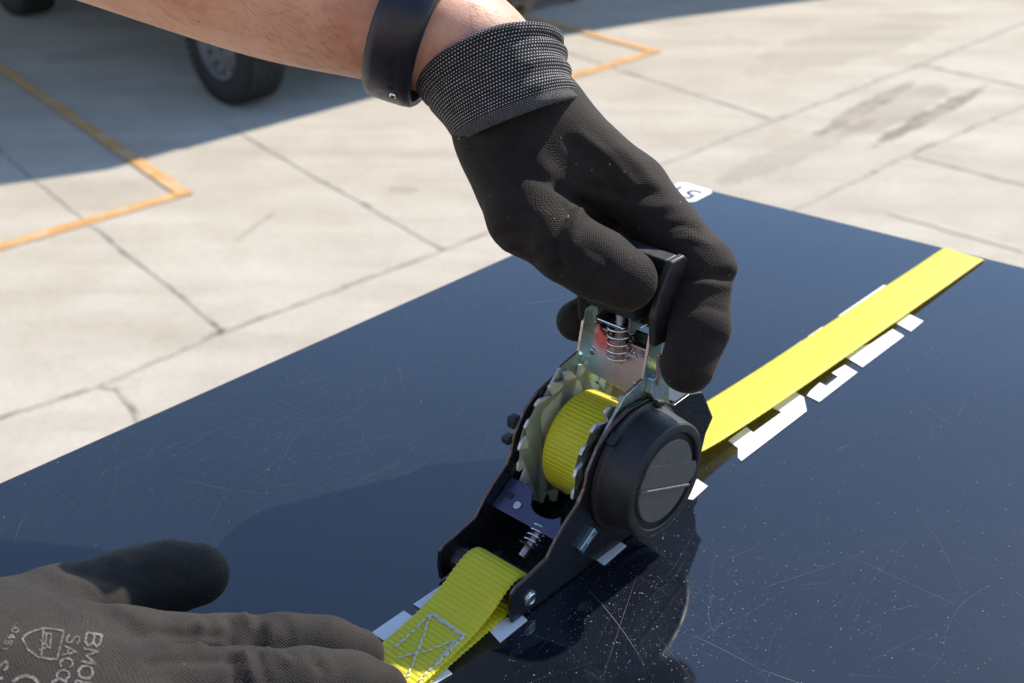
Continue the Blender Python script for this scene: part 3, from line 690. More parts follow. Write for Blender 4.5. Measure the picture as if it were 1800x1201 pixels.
def make_glove(name, fn, lo, hi, h, bones, folds, mat, parent, hand_frame, amp=.0005, fold_gain=1.25):
    V, F = surface_nets(fn, lo, hi, h)
    e = .0007; V32 = V.astype(np.float32)
    Nm = np.stack([fn(V32 + np.eye(3, dtype=np.float32)[i] * e) - fn(V32 - np.eye(3, dtype=np.float32)[i] * e) for i in range(3)], 1)
    Nm = Nm / (np.linalg.norm(Nm, axis=1)[:, None] + 1e-9)
    V = V - Nm * fn(V32)[:, None]
    # cloth folds: creases (negative) and ridges (positive) on the side that is seen, plus soft irregularity
    px, py = projn(V); vis = np.clip(((CAMP - V) * Nm).sum(1) / np.linalg.norm(CAMP - V, axis=1) * 4, 0, 1)
    disp = np.zeros(len(V))
    for poly, wpx, dep in folds: disp += dep * fold_gain * np.exp(-(seg2d(px, py, poly) / wpx) ** 2) * vis
    disp += np.array([mnoise.noise(Vector(v) * 55) * .7 + mnoise.noise(Vector(v) * 140) * .3 for v in V]) * amp
    V = V + Nm * disp[:, None]
    # knit coordinates: blended bone frames
    D = np.stack([sd_cone(V32, a, b, ra, rb) for a, b, ra, rb, *_ in bones], 1)
    Wt = np.exp(-(D - D.min(1)[:, None]) / .0022); Wt /= Wt.sum(1)[:, None]
    K = np.zeros((len(V), 3)); up0 = hand_frame[2]
    for i, (a, b, ra, rb, l0, st0) in enumerate(bones):
        a, b = np.asarray(a, float), np.asarray(b, float); x = (b - a) / np.linalg.norm(b - a); y = np.cross(up0, x); y /= np.linalg.norm(y); z = np.cross(x, y)
        q = V - a; st1 = st0 - hand_frame[0]; K += Wt[:, i:i + 1] * np.stack([q @ x + l0 + st1 @ hand_frame[1], q @ y + st1 @ np.cross(hand_frame[2], hand_frame[1]), q @ z * 0], 1)
    o = mesh(name, V, F, mat, parent, smooth=True)
    at = o.data.attributes.new('knit', 'FLOAT_VECTOR', 'POINT')
    if len(at.data) == len(K): at.data.foreach_set('vector', (K * 1000).ravel())
    return o, V, F
def mat_glove(name, base, base2, speck=.5, sheen=.25):
    m = NT(name); at = m.node('ShaderNodeAttribute', attribute_name='knit'); v = at.outputs['Vector']
    mp = m.node('ShaderNodeMapping'); m.l.new(v, mp.inputs[0]); mp.inputs['Scale'].default_value = (1 / .80, 1 / .72, 1); mp.inputs['Rotation'].default_value = (0, 0, R(45))
    kv = m.node('ShaderNodeTexVoronoi', voronoi_dimensions='2D'); m.l.new(mp.outputs[0], kv.inputs['Vector']); kv.inputs['Scale'].default_value = 1; kv.inputs['Randomness'].default_value = .3; kn = kv.outputs['Distance']; c = m.coord(); n = m.noise(c, 30, 4, .6); f = m.noise(c, 1500, 3, .7); n8 = m.noise(c, 90, 4, .6)
    mp2 = m.node('ShaderNodeMapping'); m.l.new(v, mp2.inputs[0]); mp2.inputs['Scale'].default_value = (.03, 1 / 1.5, 0)
    rib = m.noise(mp2.outputs[0], 1.0, 1)
    h = m.math('ADD', m.math('SUBTRACT', 1, kn), m.math('MULTIPLY', rib, .22))
    col = m.mix(m.ramp(m.mix(.4, n, n8), [(.35, 0), (.65, 1)]), base, base2)
    col = m.mix(.75, col, m.ramp(kn, [(.2, 1.0), (.75, .25)]), 'MULTIPLY')
    cell = m.vor(c, 700, out='Color'); sep = m.node('ShaderNodeSeparateColor'); m.l.new(cell, sep.inputs[0])
    sp_ = m.math('MULTIPLY', m.ramp(sep.outputs[0], [(.988, 0), (.994, 1)]), m.ramp(m.vor(c, 700), [(.15, 1), (.35, 0)]))
    col = m.mix(m.math('MULTIPLY', sp_, speck), col, (.35, .30, .22))
    m.set(Base_Color=col, Roughness=.75, Specular_IOR_Level=.22, Sheen_Weight=sheen, Sheen_Roughness=.45, Sheen_Tint=(1, .85, .70), Normal=m.bump(h, .00032, .9, m.bump(f, .0001, .4))); return m.m
MGL = mat_glove('black_knit_glove', (.013, .0100, .0085), (.030, .022, .0165), .5, .08)
MGL2 = mat_glove('dusty_sunlit_glove', (.020, .0175, .0155), (.042, .0365, .032), .3, .09)  # lower glove: dust and its sunlit tone both lighten this colour

# upper (left) hand, closed on the lever
def B(px, py, d, r): return (P(px, py, d), r)
thenar = [B(903, 268, .492, .0182), B(930, 375, .482, .0162)]
thumb = [B(930, 375, .482, .0160), B(1000, 437, .4735, .0130), B(1050, 465, .471, .0130), B(1100, 492, .4650, .0118)]
index = [B(1108, 335, .500, .0142), B(1236, 468, .484, .0113), B(1230, 575, .4765, .0110), B(1208, 645, .4735, .0102)]
imeta = [B(905, 200, .499, .0209), B(1108, 335, .500, .0142)]
meta = [[B(900, 190, .511, .0200), B(1092, 322, .522, .0142)], [B(895, 195, .527, .0187), B(1070, 318, .542, .0135)], [B(890, 200, .540, .017), B(1040, 315, .558, .0125)]]
mids = [[B(1100, 325, .527, .0140), B(1195, 452, .527, .0108), B(1105, 520, .522, .0100), B(1016, 564, .508, .0086)],
        [B(1072, 320, .547, .0130), B(1140, 425, .548, .0105), B(1085, 480, .540, .0098), B(1050, 490, .525, .0088)],
        [B(1040, 315, .562, .0120), B(1085, 410, .562, .0095), B(1040, 440, .552, .0088), B(1020, 440, .54, .0080)]]
wrist = [B(880, 150, .505, .0210), B(905, 205, .504, .0229)]
fill = [B(935, 260, .504, .0200), B(1040, 335, .507, .0165)]
fill2 = [B(925, 330, .503, .0180), B(1020, 372, .512, .0125)]
def hand_up(Q):
    palm = chain(Q, imeta)
    for c_ in meta: palm = smin(palm, chain(Q, c_), .010)
    palm = smin(palm, chain(Q, fill), .012); palm = smin(palm, chain(Q, fill2), .008)
    palm = smin(palm, chain(Q, wrist), .014)
    palm = smin(palm, chain(Q, thenar), .012)
    fi = chain(Q, index, .0035)
    d = smin(palm, fi, .004)
    for c_ in mids: d = np.minimum(smin(d, chain(Q, c_), .0015), d)
    th = chain(Q, thumb, .004)
    return smin(d, th, .0035)
def hframe(p, q):
    x = (q - p) / np.linalg.norm(q - p); u = VIEW(p); u = u - x * (u @ x); return p, x, u / np.linalg.norm(u)
VIEW = lambda p: (CAMP - np.asarray(p)) / np.linalg.norm(CAMP - np.asarray(p))
def bones_of(chs):
    out = []
    for ch in chs:
        l = 0
        for (a, ra), (b, rb) in zip(ch[:-1], ch[1:]):
            out.append((a, b, ra, rb, l, ch[0][0])); l += float(np.linalg.norm(b - a))
    return out
def bounds(chs, pad=.006):
    lo = np.min([p - r for ch in chs for p, r in ch], 0) - pad; hi = np.max([p + r for ch in chs for p, r in ch], 0) + pad; return lo, hi
person = None
def skin_mat():
    m = NT('skin'); c = m.coord(); n = m.noise(c, 28, 4, .6); f = m.noise(c, 420, 4, .7); sp_ = m.noise(c, 130, 3, .6); pores = m.vor(c, 1100)
    col = m.ramp(n, [(.3, (.52, .225, .135)), (.5, (.67, .345, .225)), (.7, (.74, .42, .29))])
    col = m.mix(m.ramp(sp_, [(.55, 0), (.75, .4)]), col, (.46, .19, .13)); col = m.mix(.25, col, m.ramp(f, [(.3, .6), (.6, 1)]), 'MULTIPLY')
    m.set(Base_Color=col, Roughness=.5, Specular_IOR_Level=.4, Subsurface_Weight=.12, Subsurface_Radius=(1, .35, .2), Subsurface_Scale=.004, Normal=m.bump(f, .00025, .5, m.bump(pores, .00012, .5))); return m.m
MSK = skin_mat()
def ring_loft(cs, nseg=72, up=(0, 0, 1), cap=True, f=None, axis=None):
    """cs: list of (centre, r_side, r_up); returns V,F (+axis frames)"""
    C_ = np.array([c[0] for c in cs]); V = []; N = len(cs); fr = []
    for i in range(N):
        t = C_[min(i + 1, N - 1)] - C_[max(i - 1, 0)] if axis is None else axis(i / (N - 1)); t = t / np.linalg.norm(t); s = np.cross(t, up); s /= np.linalg.norm(s); u = np.cross(s, t); fr.append((t, s, u))
        for k in range(nseg):
            a = 2 * math.pi * k / nseg; r = 1 if f is None else f(i / (N - 1), a)
            V.append(C_[i] + s * cs[i][1] * r * math.cos(a) + u * cs[i][2] * r * math.sin(a))
    F = [(i * nseg + k, i * nseg + (k + 1) % nseg, (i + 1) * nseg + (k + 1) % nseg, (i + 1) * nseg + k) for i in range(N - 1) for k in range(nseg)]
    if cap: F += [tuple(range(nseg - 1, -1, -1)), tuple(range((N - 1) * nseg, N * nseg))]
    return V, F, fr
def resample(cs, n):
    pts = np.array([[*c[0], c[1], c[2]] for c in cs]); out = []; Np = len(pts)
    tt = np.linspace(0, Np - 1, n)
    for t in tt:
        i = min(int(t), Np - 2); f = t - i; p0, p1, p2, p3 = pts[max(i - 1, 0)], pts[i], pts[i + 1], pts[min(i + 2, Np - 1)]
        q = .5 * ((2 * p1) + (-p0 + p2) * f + (2 * p0 - 5 * p1 + 4 * p2 - p3) * f ** 2 + (-p0 + 3 * p1 - 3 * p2 + p3) * f ** 3); out.append((q[:3], q[3], q[4]))
    return out
vup = VIEW(P(700, 100, .55))
# forearm of the upper arm (radial side seen) and a stub for the lower arm, one body mesh
arm = [(P(925, 190, .499), .0176, .0240), (P(874, 118, .502), .0196, .0265), (P(826, 80, .503), .0224, .0290), (P(752, 50, .505), .0249, .0325), (P(640, 6, .512), .0294, .0375), (P(500, -42, .521), .0337, .0415), (P(364, -98, .530), .0368, .0440), (P(180, -178, .543), .0406, .0455), (P(-40, -270, .560), .0445, .0470), (P(-300, -390, .585), .0480, .0490), (P(-600, -520, .62), .0520, .0510)]
armr = resample(arm, 90)
Va, Fa, fra = ring_loft(armr, 96, vup)
lowarm = [(Pz(-150, 1200, .046), .027, .020), (Pz(-300, 1235, .052), .028, .0215), (Pz(-600, 1300, .075), .034, .028), (Pz(-1000, 1400, .12), .041, .037)]
Vb, Fb, frb = ring_loft(resample(lowarm, 40), 64, (0, 0, 1))
nA = len(Va)
person = mesh('person', list(Va) + list(Vb), list(Fa) + [tuple(i + nA for i in f) for f in Fb], MSK, None, smooth=True)
tag(person, 'bare forearm and two hands in black knit gloves working the yellow strap ratchet', 'person')
chs = [imeta, thenar, thumb, index, wrist, fill] + meta + mids
lo, hi = bounds(chs)
folds_up = [([(985, 328), (1030, 362), (1085, 400)], 7, -.0022), ([(1000, 368), (985, 395), (975, 430), (985, 470)], 9, -.0016), ([(1020, 372), (1008, 402), (1005, 430)], 10, .0012), ([(955, 380), (945, 410), (950, 440)], 13, .0009),
            ([(1190, 492), (1230, 482), (1275, 485)], 7, -.0012), ([(1185, 508), (1230, 500), (1280, 505)], 8, .0007), ([(1045, 330), (1100, 345), (1150, 338)], 9, -.0008), ([(1060, 350), (1120, 368), (1180, 362)], 9, .0006),
            ([(1283, 470), (1292, 474)], 16, .0012), ([(880, 240), (930, 260), (965, 300)], 16, .0007), ([(915, 300), (960, 318), (990, 330)], 10, -.0008), ([(830, 260), (870, 300), (905, 350)], 14, -.0006),
            ([(1160, 402), (1195, 395), (1225, 402)], 6, -.0006), ([(1178, 425), (1215, 418), (1245, 430)], 7, .0005), ([(1085, 262), (1120, 290), (1150, 325)], 12, .0006), ([(1000, 250), (1050, 290), (1090, 340)], 10, -.0007), ([(1020, 235), (1070, 275), (1115, 325)], 9, .0006),
            ([(870, 420), (900, 405), (935, 410)], 7, -.0008), ([(885, 440), (920, 425), (950, 430)], 7, .0006), ([(935, 462), (960, 440), (978, 430)], 7, -.0008), ([(1040, 440), (1060, 452), (1075, 475)], 10, -.0004), ([(860, 225), (900, 250), (930, 270)], 8, -.0006), ([(820, 265), (850, 275), (880, 300)], 8, .0005),
            ([(1195, 600), (1230, 592), (1268, 600)], 7, -.0006), ([(1205, 545), (1240, 538), (1275, 548)], 6, -.0004)]
glove, GV, GF = make_glove('glove', hand_up, lo, hi, .00135, bones_of(chs), folds_up, MGL, person, hframe(P(900, 200, .515), P(1080, 320, .51)))
glove['label'] = 'black knit glove with speckled cuff, closed around the ratchet lever'
bvu = BVHTree.FromPolygons([Vector(v) for v in GV], [tuple(int(i) for i in f) for f in GF])
for (lx, ly), rr_ in (((997, 383), .0005), ((1071, 290), .00025), ((806, 245), .0006), ((1040, 300), .0002)):
    r = ray(lx, ly); r = Vector(r / np.linalg.norm(r)); hh_ = bvu.ray_cast(Vector(CAMP), r)
    if hh_[0] is None: hh_ = (Vector(P(lx, ly, .512)),)
    q = hh_[0] - r * .0004; MB().tube([q, q + Vector((rr_, .0002, rr_ * .6)), q + Vector((rr_ * .6, 0, rr_ * 2))], [rr_ * .5, rr_ * .6, rr_ * .3], 6).build('lint', MTH, glove, smooth=True)
# cuff: knitted tube with rolled folds, UV rows of pale dots
def mat_cuff():
    m = NT('speckled_knit_cuff'); uvn = m.node('ShaderNodeTexCoord'); sep = m.node('ShaderNodeSeparateXYZ'); m.l.new(uvn.outputs['UV'], sep.inputs[0]); u, v = sep.outputs[0], sep.outputs[1]
    c = m.coord(); nz = m.noise(c, 260, 3, .6)
    def dots(fu, fv):
        vv = m.math('MULTIPLY', v, fv); row = m.math('FLOOR', vv); uu = m.math('ADD', m.math('MULTIPLY', u, fu), m.math('MULTIPLY', row, .5))
        a = m.math('SUBTRACT', m.math('FRACT', uu), .5); b = m.math('SUBTRACT', m.math('FRACT', vv), .5)
        d = m.math('ADD', m.math('MULTIPLY', a, a), m.math('MULTIPLY', m.math('MULTIPLY', b, b), 1.3)); return d, b
    d1, b1 = dots(138, 36); d2, b2 = dots(230, 60)
    sel = m.ramp(v, [(.83, 0), (.85, 1)])
    w1 = m.ramp(m.math('ADD', d1, m.math('MULTIPLY', m.math('SUBTRACT', nz, .5), .12)), [(.028, 1), (.07, 0)]); w2 = m.ramp(m.math('ADD', d2, m.math('MULTIPLY', m.math('SUBTRACT', nz, .5), .10)), [(.03, .8), (.09, 0)])
    wm = m.mix(sel, w1, w2)
    hh = m.mix(sel, m.ramp(d1, [(0, 1), (.4, 0)]), m.ramp(d2, [(0, 1), (.4, 0)]))
    col = m.mix(wm, m.mix(nz, (.007, .0065, .008), (.018, .016, .017)), (.50, .48, .46))
    m.set(Base_Color=col, Roughness=.85, Normal=m.bump(hh, .0006, .9)); return m.m
MCUF = mat_cuff()
cuffc = [(P(862, 122, 0.5010), 0.0256, 0.0320), (P(860, 114, 0.5010), 0.0277, 0.0345), (P(862, 118, 0.5005), 0.0293, 0.0360), (P(868, 132, 0.5005), 0.0296, 0.0362), (P(875, 146, 0.5000), 0.0287, 0.0355), (P(884, 162, 0.5000), 0.0277, 0.0350), (P(893, 178, 0.5000), 0.0267, 0.0345), (P(901, 193, 0.4990), 0.0262, 0.0340), (P(908, 206, 0.4990), 0.0257, 0.0335), (P(912, 214, 0.4990), 0.0250, 0.0328)]
def cuff_f(t, a):
    r = 1 + .012 * math.sin(a * 3 + 2 * t) + .010 * math.sin(a * 5 - 3 * t)
    r += .030 * math.exp(-((t - .18 - .03 * math.sin(a)) / .07) ** 2) - .034 * math.exp(-((t - .36 - .06 * math.sin(a + 1)) / .035) ** 2)
    r += .020 * math.exp(-((t - .47 - .05 * math.sin(a + .6)) / .05) ** 2) - .022 * math.exp(-((t - .60 - .07 * math.sin(a + 2)) / .03) ** 2)
    lf = .5 - .5 * math.cos(a); r += .020 * math.sin(38 * t + 1.8 * math.sin(a)) * lf ** 2 * min(1, max(0, (t - .1) * 5)) * min(1, (1 - t) * 5)
    return r
def cuff_axis(t):
    return P(865 + 34, 120 + 94, .520 - .009 + .007 * t) - P(865, 120, .520)
def cuff_f(t, a):
    r = 1 + .012 * math.sin(a * 3 + 2 * t) + .010 * math.sin(a * 5 - 3 * t)
    r += .035 * math.exp(-((t - .20 - .03 * math.sin(a)) / .07) ** 2) - .030 * math.exp(-((t - .36 - .05 * math.sin(a + 1)) / .035) ** 2)
    r += (.022 * math.sin(34 * t + 1.5 * math.sin(a))) * max(0, math.cos(a - math.pi)) * (1 if t > .3 else 0)
    return r
cr = resample(cuffc, 110)
cu_up = vup
Vc, Fc_, frc = ring_loft(cr, 140, cu_up, cap=False, f=cuff_f, axis=cuff_axis)
UVc = [(k / 140 if k <= 140 else 0, i / 109) for i in range(110) for k in range(140)]
# duplicate seam column so the rows of dots close cleanly
Vc2 = []; UVc2 = []
for i in range(110):
    rowv = Vc[i * 140:(i + 1) * 140]; Vc2 += list(rowv) + [rowv[0]]; UVc2 += [(k / 140, i / 109) for k in range(141)]
Fc2 = [(i * 141 + k, i * 141 + k + 1, (i + 1) * 141 + k + 1, (i + 1) * 141 + k) for i in range(109) for k in range(140)]
cf = mesh('cuff', Vc2, Fc2, MCUF, glove, smooth=True, uv=UVc2)

# lower (right) hand, resting flat, holding the strap end
def Bz(px, py, z, r): return (Pz(px, py, z), r)
l_th = [Bz(-40, 1130, 0.0358, .019), Bz(110, 1075, 0.0276, .0148), Bz(225, 1030, 0.0210, .0124), Bz(290, 1016, 0.0194, .0122), Bz(347, 1011, 0.0186, .0114)]
l_ix = [Bz(225, 1152, .0270, .0152), Bz(400, 1146, .0205, .0116), Bz(500, 1141, .0195, .0110), Bz(570, 1143, .0170, .0105), Bz(627, 1154, .0140, .0094)]
l_md = [Bz(240, 1225, 0.0354, .0165), Bz(430, 1212, 0.0301, .0124), Bz(540, 1208, 0.0260, .0118), Bz(610, 1211, 0.0214, .0112), Bz(667, 1221, 0.0170, .0098)]
l_rg = [Bz(230, 1310, 0.0358, .0160), Bz(400, 1290, 0.0309, .0120), Bz(520, 1290, 0.0243, .0112), Bz(640, 1300, 0.0170, .0096)]
l_lt = [Bz(200, 1390, 0.0325, .0150), Bz(340, 1370, 0.0276, .0110), Bz(430, 1375, 0.0227, .0100), Bz(520, 1385, 0.0150, .0088)]
l_mc = [[Bz(-90, 1150, 0.0407, .022), Bz(225, 1152, .0280, .0152)], [Bz(-100, 1200, 0.0440, .022), Bz(240, 1225, 0.0354, .0165)], [Bz(-110, 1250, 0.0440, .022), Bz(230, 1310, 0.0358, .016)], [Bz(-120, 1290, 0.0415, .021), Bz(200, 1390, 0.0325, .015)]]
l_wr = [Bz(-230, 1220, 0.0440, .0235), Bz(-90, 1200, 0.0424, .0235)]
def hand_lo(Q):
    palm = None
    for c_ in l_mc: e = chain(Q, c_); palm = e if palm is None else smin(palm, e, .012)
    palm = smin(palm, chain(Q, l_wr), .016)
    palm = smin(palm, chain(Q, l_th, .006), .010)
    d = palm
    fs_ = None
    for c_ in (l_ix, l_md, l_rg, l_lt):
        e = chain(Q, c_, .005); fs_ = e if fs_ is None else smin(fs_, e, .0007)
    return smin(d, fs_, .0035)
chl = [l_th, l_ix, l_md, l_rg, l_lt, l_wr] + l_mc
lo, hi = bounds(chl)
folds_lo = [([(262, 1163), (300, 1160), (420, 1158)], 8, -.0010), ([(402, 1150), (410, 1170), (412, 1200)], 6, -.0014), ([(428, 1150), (436, 1165), (440, 1190)], 7, .0016), ([(455, 1150), (462, 1172), (470, 1200)], 7, -.0010), ([(488, 1148), (505, 1165)], 8, .0010), ([(545, 1150), (560, 1170)], 8, -.0005),
            ([(350, 1100), (362, 1115), (350, 1135)], 9, .0010), ([(400, 1085), (410, 1105), (402, 1130)], 8, -.0010), ([(430, 1082), (440, 1100)], 8, .0011), ([(458, 1082), (450, 1110), (440, 1130)], 8, -.0009), ([(120, 1000), (180, 1015), (230, 1030)], 12, -.0008), ([(60, 1010), (160, 1035), (260, 1100)], 16, .0008), ([(150, 985), (210, 985)], 12, .0007), ([(230, 1010), (300, 1000), (330, 1020)], 9, -.0005), ([(270, 1110), (330, 1120), (380, 1118)], 9, -.0007), ([(280, 1128), (340, 1135), (390, 1132)], 9, .0006), ([(470, 1095), (478, 1120), (470, 1145)], 7, .0007), ([(500, 1092), (510, 1120), (505, 1148)], 8, -.0006), ([(560, 1165), (570, 1185), (566, 1201)], 8, -.0006), ([(120, 1060), (190, 1080), (250, 1120)], 14, -.0007), ([(20, 1050), (90, 1060), (160, 1090)], 16, .0006)]
glove2, GV2, GF2 = make_glove('glove', hand_lo, lo, hi, .00145, bones_of(chl), folds_lo, MGL2, person, hframe(Pz(-90, 1190, .045), Pz(240, 1200, .036)), .0007, 1.35)
glove2['label'] = 'black knit glove lying flat with worn grey print on its back'
# printed marks on the back of the lower glove, projected onto the knit
bvh = BVHTree.FromPolygons([Vector(v) for v in GV2], [tuple(int(i) for i in f) for f in GF2])
def onto(px, py, lift=.00025):
    r = ray(px, py); r = r / np.linalg.norm(r); hit = bvh.ray_cast(Vector(CAMP), Vector(r))
    if hit[0] is None: return None
    n = hit[1] if hit[1].dot(Vector(r)) < 0 else -hit[1]
    return hit[0] + n * lift
pr = MB()
def stroke(pts, wpx):
    pts = [np.array(p, float) for p in pts]
    P2 = []
    for a, b in zip(pts[:-1], pts[1:]):
        k = max(1, int(np.linalg.norm(b - a) / 1.6)); P2 += [a + (b - a) * i / k for i in range(k)]
    P2.append(pts[-1]); L_, R_ = [], []
    for i, p in enumerate(P2):
        t = P2[min(i + 1, len(P2) - 1)] - P2[max(i - 1, 0)]; t = t / (np.linalg.norm(t) + 1e-9); n = np.array([-t[1], t[0]]) * wpx / 2 * random.uniform(.75, 1.15)
        a, b = onto(*(p + n)), onto(*(p - n))
        if a is None or b is None: continue
        L_.append(a); R_.append(b)
    if len(L_) < 2: return
    pr.add([tuple(v) for ab in zip(L_, R_) for v in ab], [(2 * i, 2 * i + 1, 2 * i + 3, 2 * i + 2) for i in range(len(L_) - 1)])
GL = {'S': [[(1, .85), (.6, 1), (.2, .9), (.05, .72), (.3, .55), (.7, .45), (.95, .28), (.8, .08), (.4, 0), (0, .15)]],
      'A': [[(0, 0), (.5, 1), (1, 0)], [(.2, .38), (.8, .38)]], 'F': [[(0, 0), (0, 1), (1, 1)], [(0, .52), (.8, .52)]],
      'E': [[(1, 0), (0, 0), (0, 1), (1, 1)], [(0, .52), (.8, .52)]], 'B': [[(0, 0), (0, 1), (.7, 1), (.95, .8), (.7, .55), (0, .52)], [(.7, .52), (1, .28), (.75, 0), (0, 0)]],
      'C': [[(1, .8), (.6, 1), (.15, .85), (0, .5), (.15, .15), (.6, 0), (1, .2)]], 'G': [[(1, .8), (.6, 1), (.15, .85), (0, .5), (.15, .15), (.6, 0), (1, .15), (1, .48), (.6, .48)]],
      'R': [[(0, 0), (0, 1), (.7, 1), (.95, .78), (.7, .52), (0, .5)], [(.45, .5), (1, 0)]], 'M': [[(0, 0), (0, 1), (.5, .3), (1, 1), (1, 0)]], 'Z': [[(0, 1), (1, 1), (0, 0), (1, 0)]],
      'O': [[(.5, 1), (.1, .82), (0, .5), (.1, .18), (.5, 0), (.9, .18), (1, .5), (.9, .82), (.5, 1)]], 'D': [[(0, 0), (0, 1), (.6, 1), (1, .7), (1, .3), (.6, 0), (0, 0)]],
      'I': [[(.5, 0), (.5, 1)]], '0': [[(.5, 1), (.1, .8), (.1, .2), (.5, 0), (.9, .2), (.9, .8), (.5, 1)]], '4': [[(.7, 0), (.7, 1), (0, .3), (1, .3)]], '5': [[(1, 1), (.1, 1), (.1, .55), (.7, .6), (1, .3), (.7, 0), (0, .1)]], '1': [[(.2, .8), (.5, 1), (.5, 0)]]}
def word(txt, org, run, up, wpx):
    """org: image point of the first letter's base; run: vector per letter; up: letter height vector"""
    org, run, up = map(lambda q: np.array(q, float), (org, run, up))
    for i, ch in enumerate(txt):
        o = org + run * i * 1.28
        for s_ in GL[ch]: stroke([o + run * x + up * y for x, y in s_], wpx)
word('SACC', (119, 1116), (-4.5, 16), (23, 3), 3.4)
word('BMOD', (153, 1113), (-5, 22), (26, 5), 4.6)
word('0451', (23, 1104), (-5, 8.5), (12, 1.5), 2.2)
word('SIZE', (-6, 1160), (-6, 17), (22, 4), 5)
stroke([(112, 1111), (100, 1160), (88, 1160), (66, 1156), (48, 1142), (39, 1124), (46, 1116), (62, 1109), (78, 1106), (95, 1107), (112, 1111)], 3.8)
word('F', (72, 1112), (-3, 26), (18, 4), 3); word('A', (70, 1126), (-2, 18), (16, 3), 3); stroke([(76, 1109), (72, 1157)], 3)
stroke([(22, 1201), (32, 1192), (46, 1189), (58, 1192), (66, 1200), (66, 1214)], 6); stroke([(90, 1201), (104, 1194), (118, 1200)], 5)
mp_ = NT('worn_glove_print'); c_ = mp_.coord(); nn = mp_.noise(c_, 900, 3, .8); n3_ = mp_.noise(c_, 60, 3)
mp_.set(Base_Color=mp_.mix(mp_.ramp(mp_.math('ADD', nn, mp_.math('MULTIPLY', n3_, .35)), [(.60, 0), (.80, 1)]), (.06, .048, .038), (.20, .19, .185)), Roughness=.85)
pr.build('printed_marks', mp_.m, glove2, smooth=True)

# ------------------------------------------------------------------ wristband and watch
wb = empty('wristwatch', (0, 0, 0), 0, person)
c0 = P(780, 56, .5030); c1 = P(706, 24, .5062); tb = (c1 - c0) / np.linalg.norm(c1 - c0); vb = VIEW(c0)
sb_ = np.cross(tb, vb); sb_ /= np.linalg.norm(sb_); ub = np.cross(sb_, tb)
if projn(c0 + sb_ * .01)[1] < projn(c0)[1]: sb_ = -sb_
Vw = []; Fw = []; c0 = c0 + sb_ * .0; prof = [(0, 0), (.0004, .0012), (.0016, .0022), (.0045, .0026), (.0105, .0027), (.0165, .0026), (.0194, .0022), (.0206, .0012), (.0210, 0), (.0190, -.0004), (.0020, -.0004)]
NW = 120; m_ = len(prof)
for i in range(NW):
    a = 2 * math.pi * i / NW; ca, sa = math.cos(a), math.sin(a)
    for x, h in prof:
        k = x / .021; rs = .0262 + .0030 * max(0, ca) + k * .0018; ru = .0388 + k * .0010; x *= .92
        Vw.append(c0 + tb * x + sb_ * ((rs + h) * ca + .0006) + ub * (ru + h) * sa)
for i in range(NW):
    for k in range(m_): Fw.append((i * m_ + k, i * m_ + (k + 1) % m_, ((i + 1) % NW) * m_ + (k + 1) % m_, ((i + 1) % NW) * m_ + k))
MSIL = simple('dark_silicone', (.011, .012, .020), .42, nscale=500)
band = mesh('watch_band', Vw, Fw, MSIL, wb, smooth=True)
bb = BVHTree.FromPolygons([Vector(v) for v in Vw], Fw)
def onband(px, py):
    r = ray(px, py); r = Vector(r / np.linalg.norm(r)); h = bb.ray_cast(Vector(CAMP), r); return h[0], (h[1] if h[1] and h[1].dot(r) < 0 else -h[1] if h[1] else None)
for (px, py), metal in (((687, 140), 0), ((686, 155), 0), ((691, 168), 1)):
    hp, hn = onband(px, py)
    if hp is None: continue
    if metal:
        MB().cyl(hp - hn * .0005, hp + hn * .0006, .0017, 24, .0013).build('band_pin', MST2, band)
        MB().cyl(hp + hn * .0005, hp + hn * .0008, .0008, 20).build('pin_centre', MDARK, band)
    else: MB().cyl(hp - hn * .0003, hp + hn * .00012, .0012, 24).build('band_hole', MDARK, band)
cw = P(822, -30, .537); xw = P(822 + 45, -30 - 60, .537) - cw; xw = Vector(xw).normalized()
MB().cyl(Vector(cw) - xw * .006, Vector(cw) + xw * .0035, .0175, 64).build('watch_case', simple('dark_watch_metal', (.03, .03, .033), .25, .6), wb, bevel=.0012, segs=3)
MB().cyl(Vector(cw) + xw * .0033, Vector(cw) + xw * .0052, .0165, 64, .0155).build('watch_bezel', MST2, wb, bevel=.0004)
MB().cyl(Vector(cw) + xw * .0050, Vector(cw) + xw * .0056, .0142, 64).build('watch_glass', simple('watch_glass', (.01, .01, .012), .05), wb)
# a few fine hairs on the skin
hb = MB(); bva = BVHTree.FromPolygons([Vector(v) for v in Va], [tuple(f) for f in Fa])
hr = np.random.default_rng(3)
for k in range(260):
    px = hr.uniform(250, 905); py = hr.uniform(-10, 150); r = ray(px, py); r = Vector(r / np.linalg.norm(r)); h = bva.ray_cast(Vector(CAMP), r)
    if h[0] is None or 655 < px < 800: continue
    n = h[1] if h[1].dot(r) < 0 else -h[1]; t = Vector(P(px + 20, py + 10, .53) - P(px, py, .53)).normalized(); t = (t - n * t.dot(n)).normalized(); s_ = n.cross(t)
    L_ = hr.uniform(.003, .007); cv = hr.normal(0, .35)
    hb.tube([h[0] + t * L_ * u + n * L_ * (.35 * u - .18 * u * u) + s_ * L_ * cv * u * u for u in (0, .25, .5, .75, 1)], [.00004, .000035, .00003, .00002, .00001], 4)
tag(hb.build('arm_hair', NT('arm_hair').set(Base_Color=(.16, .085, .05), Roughness=.5).m, person), kind='stuff')

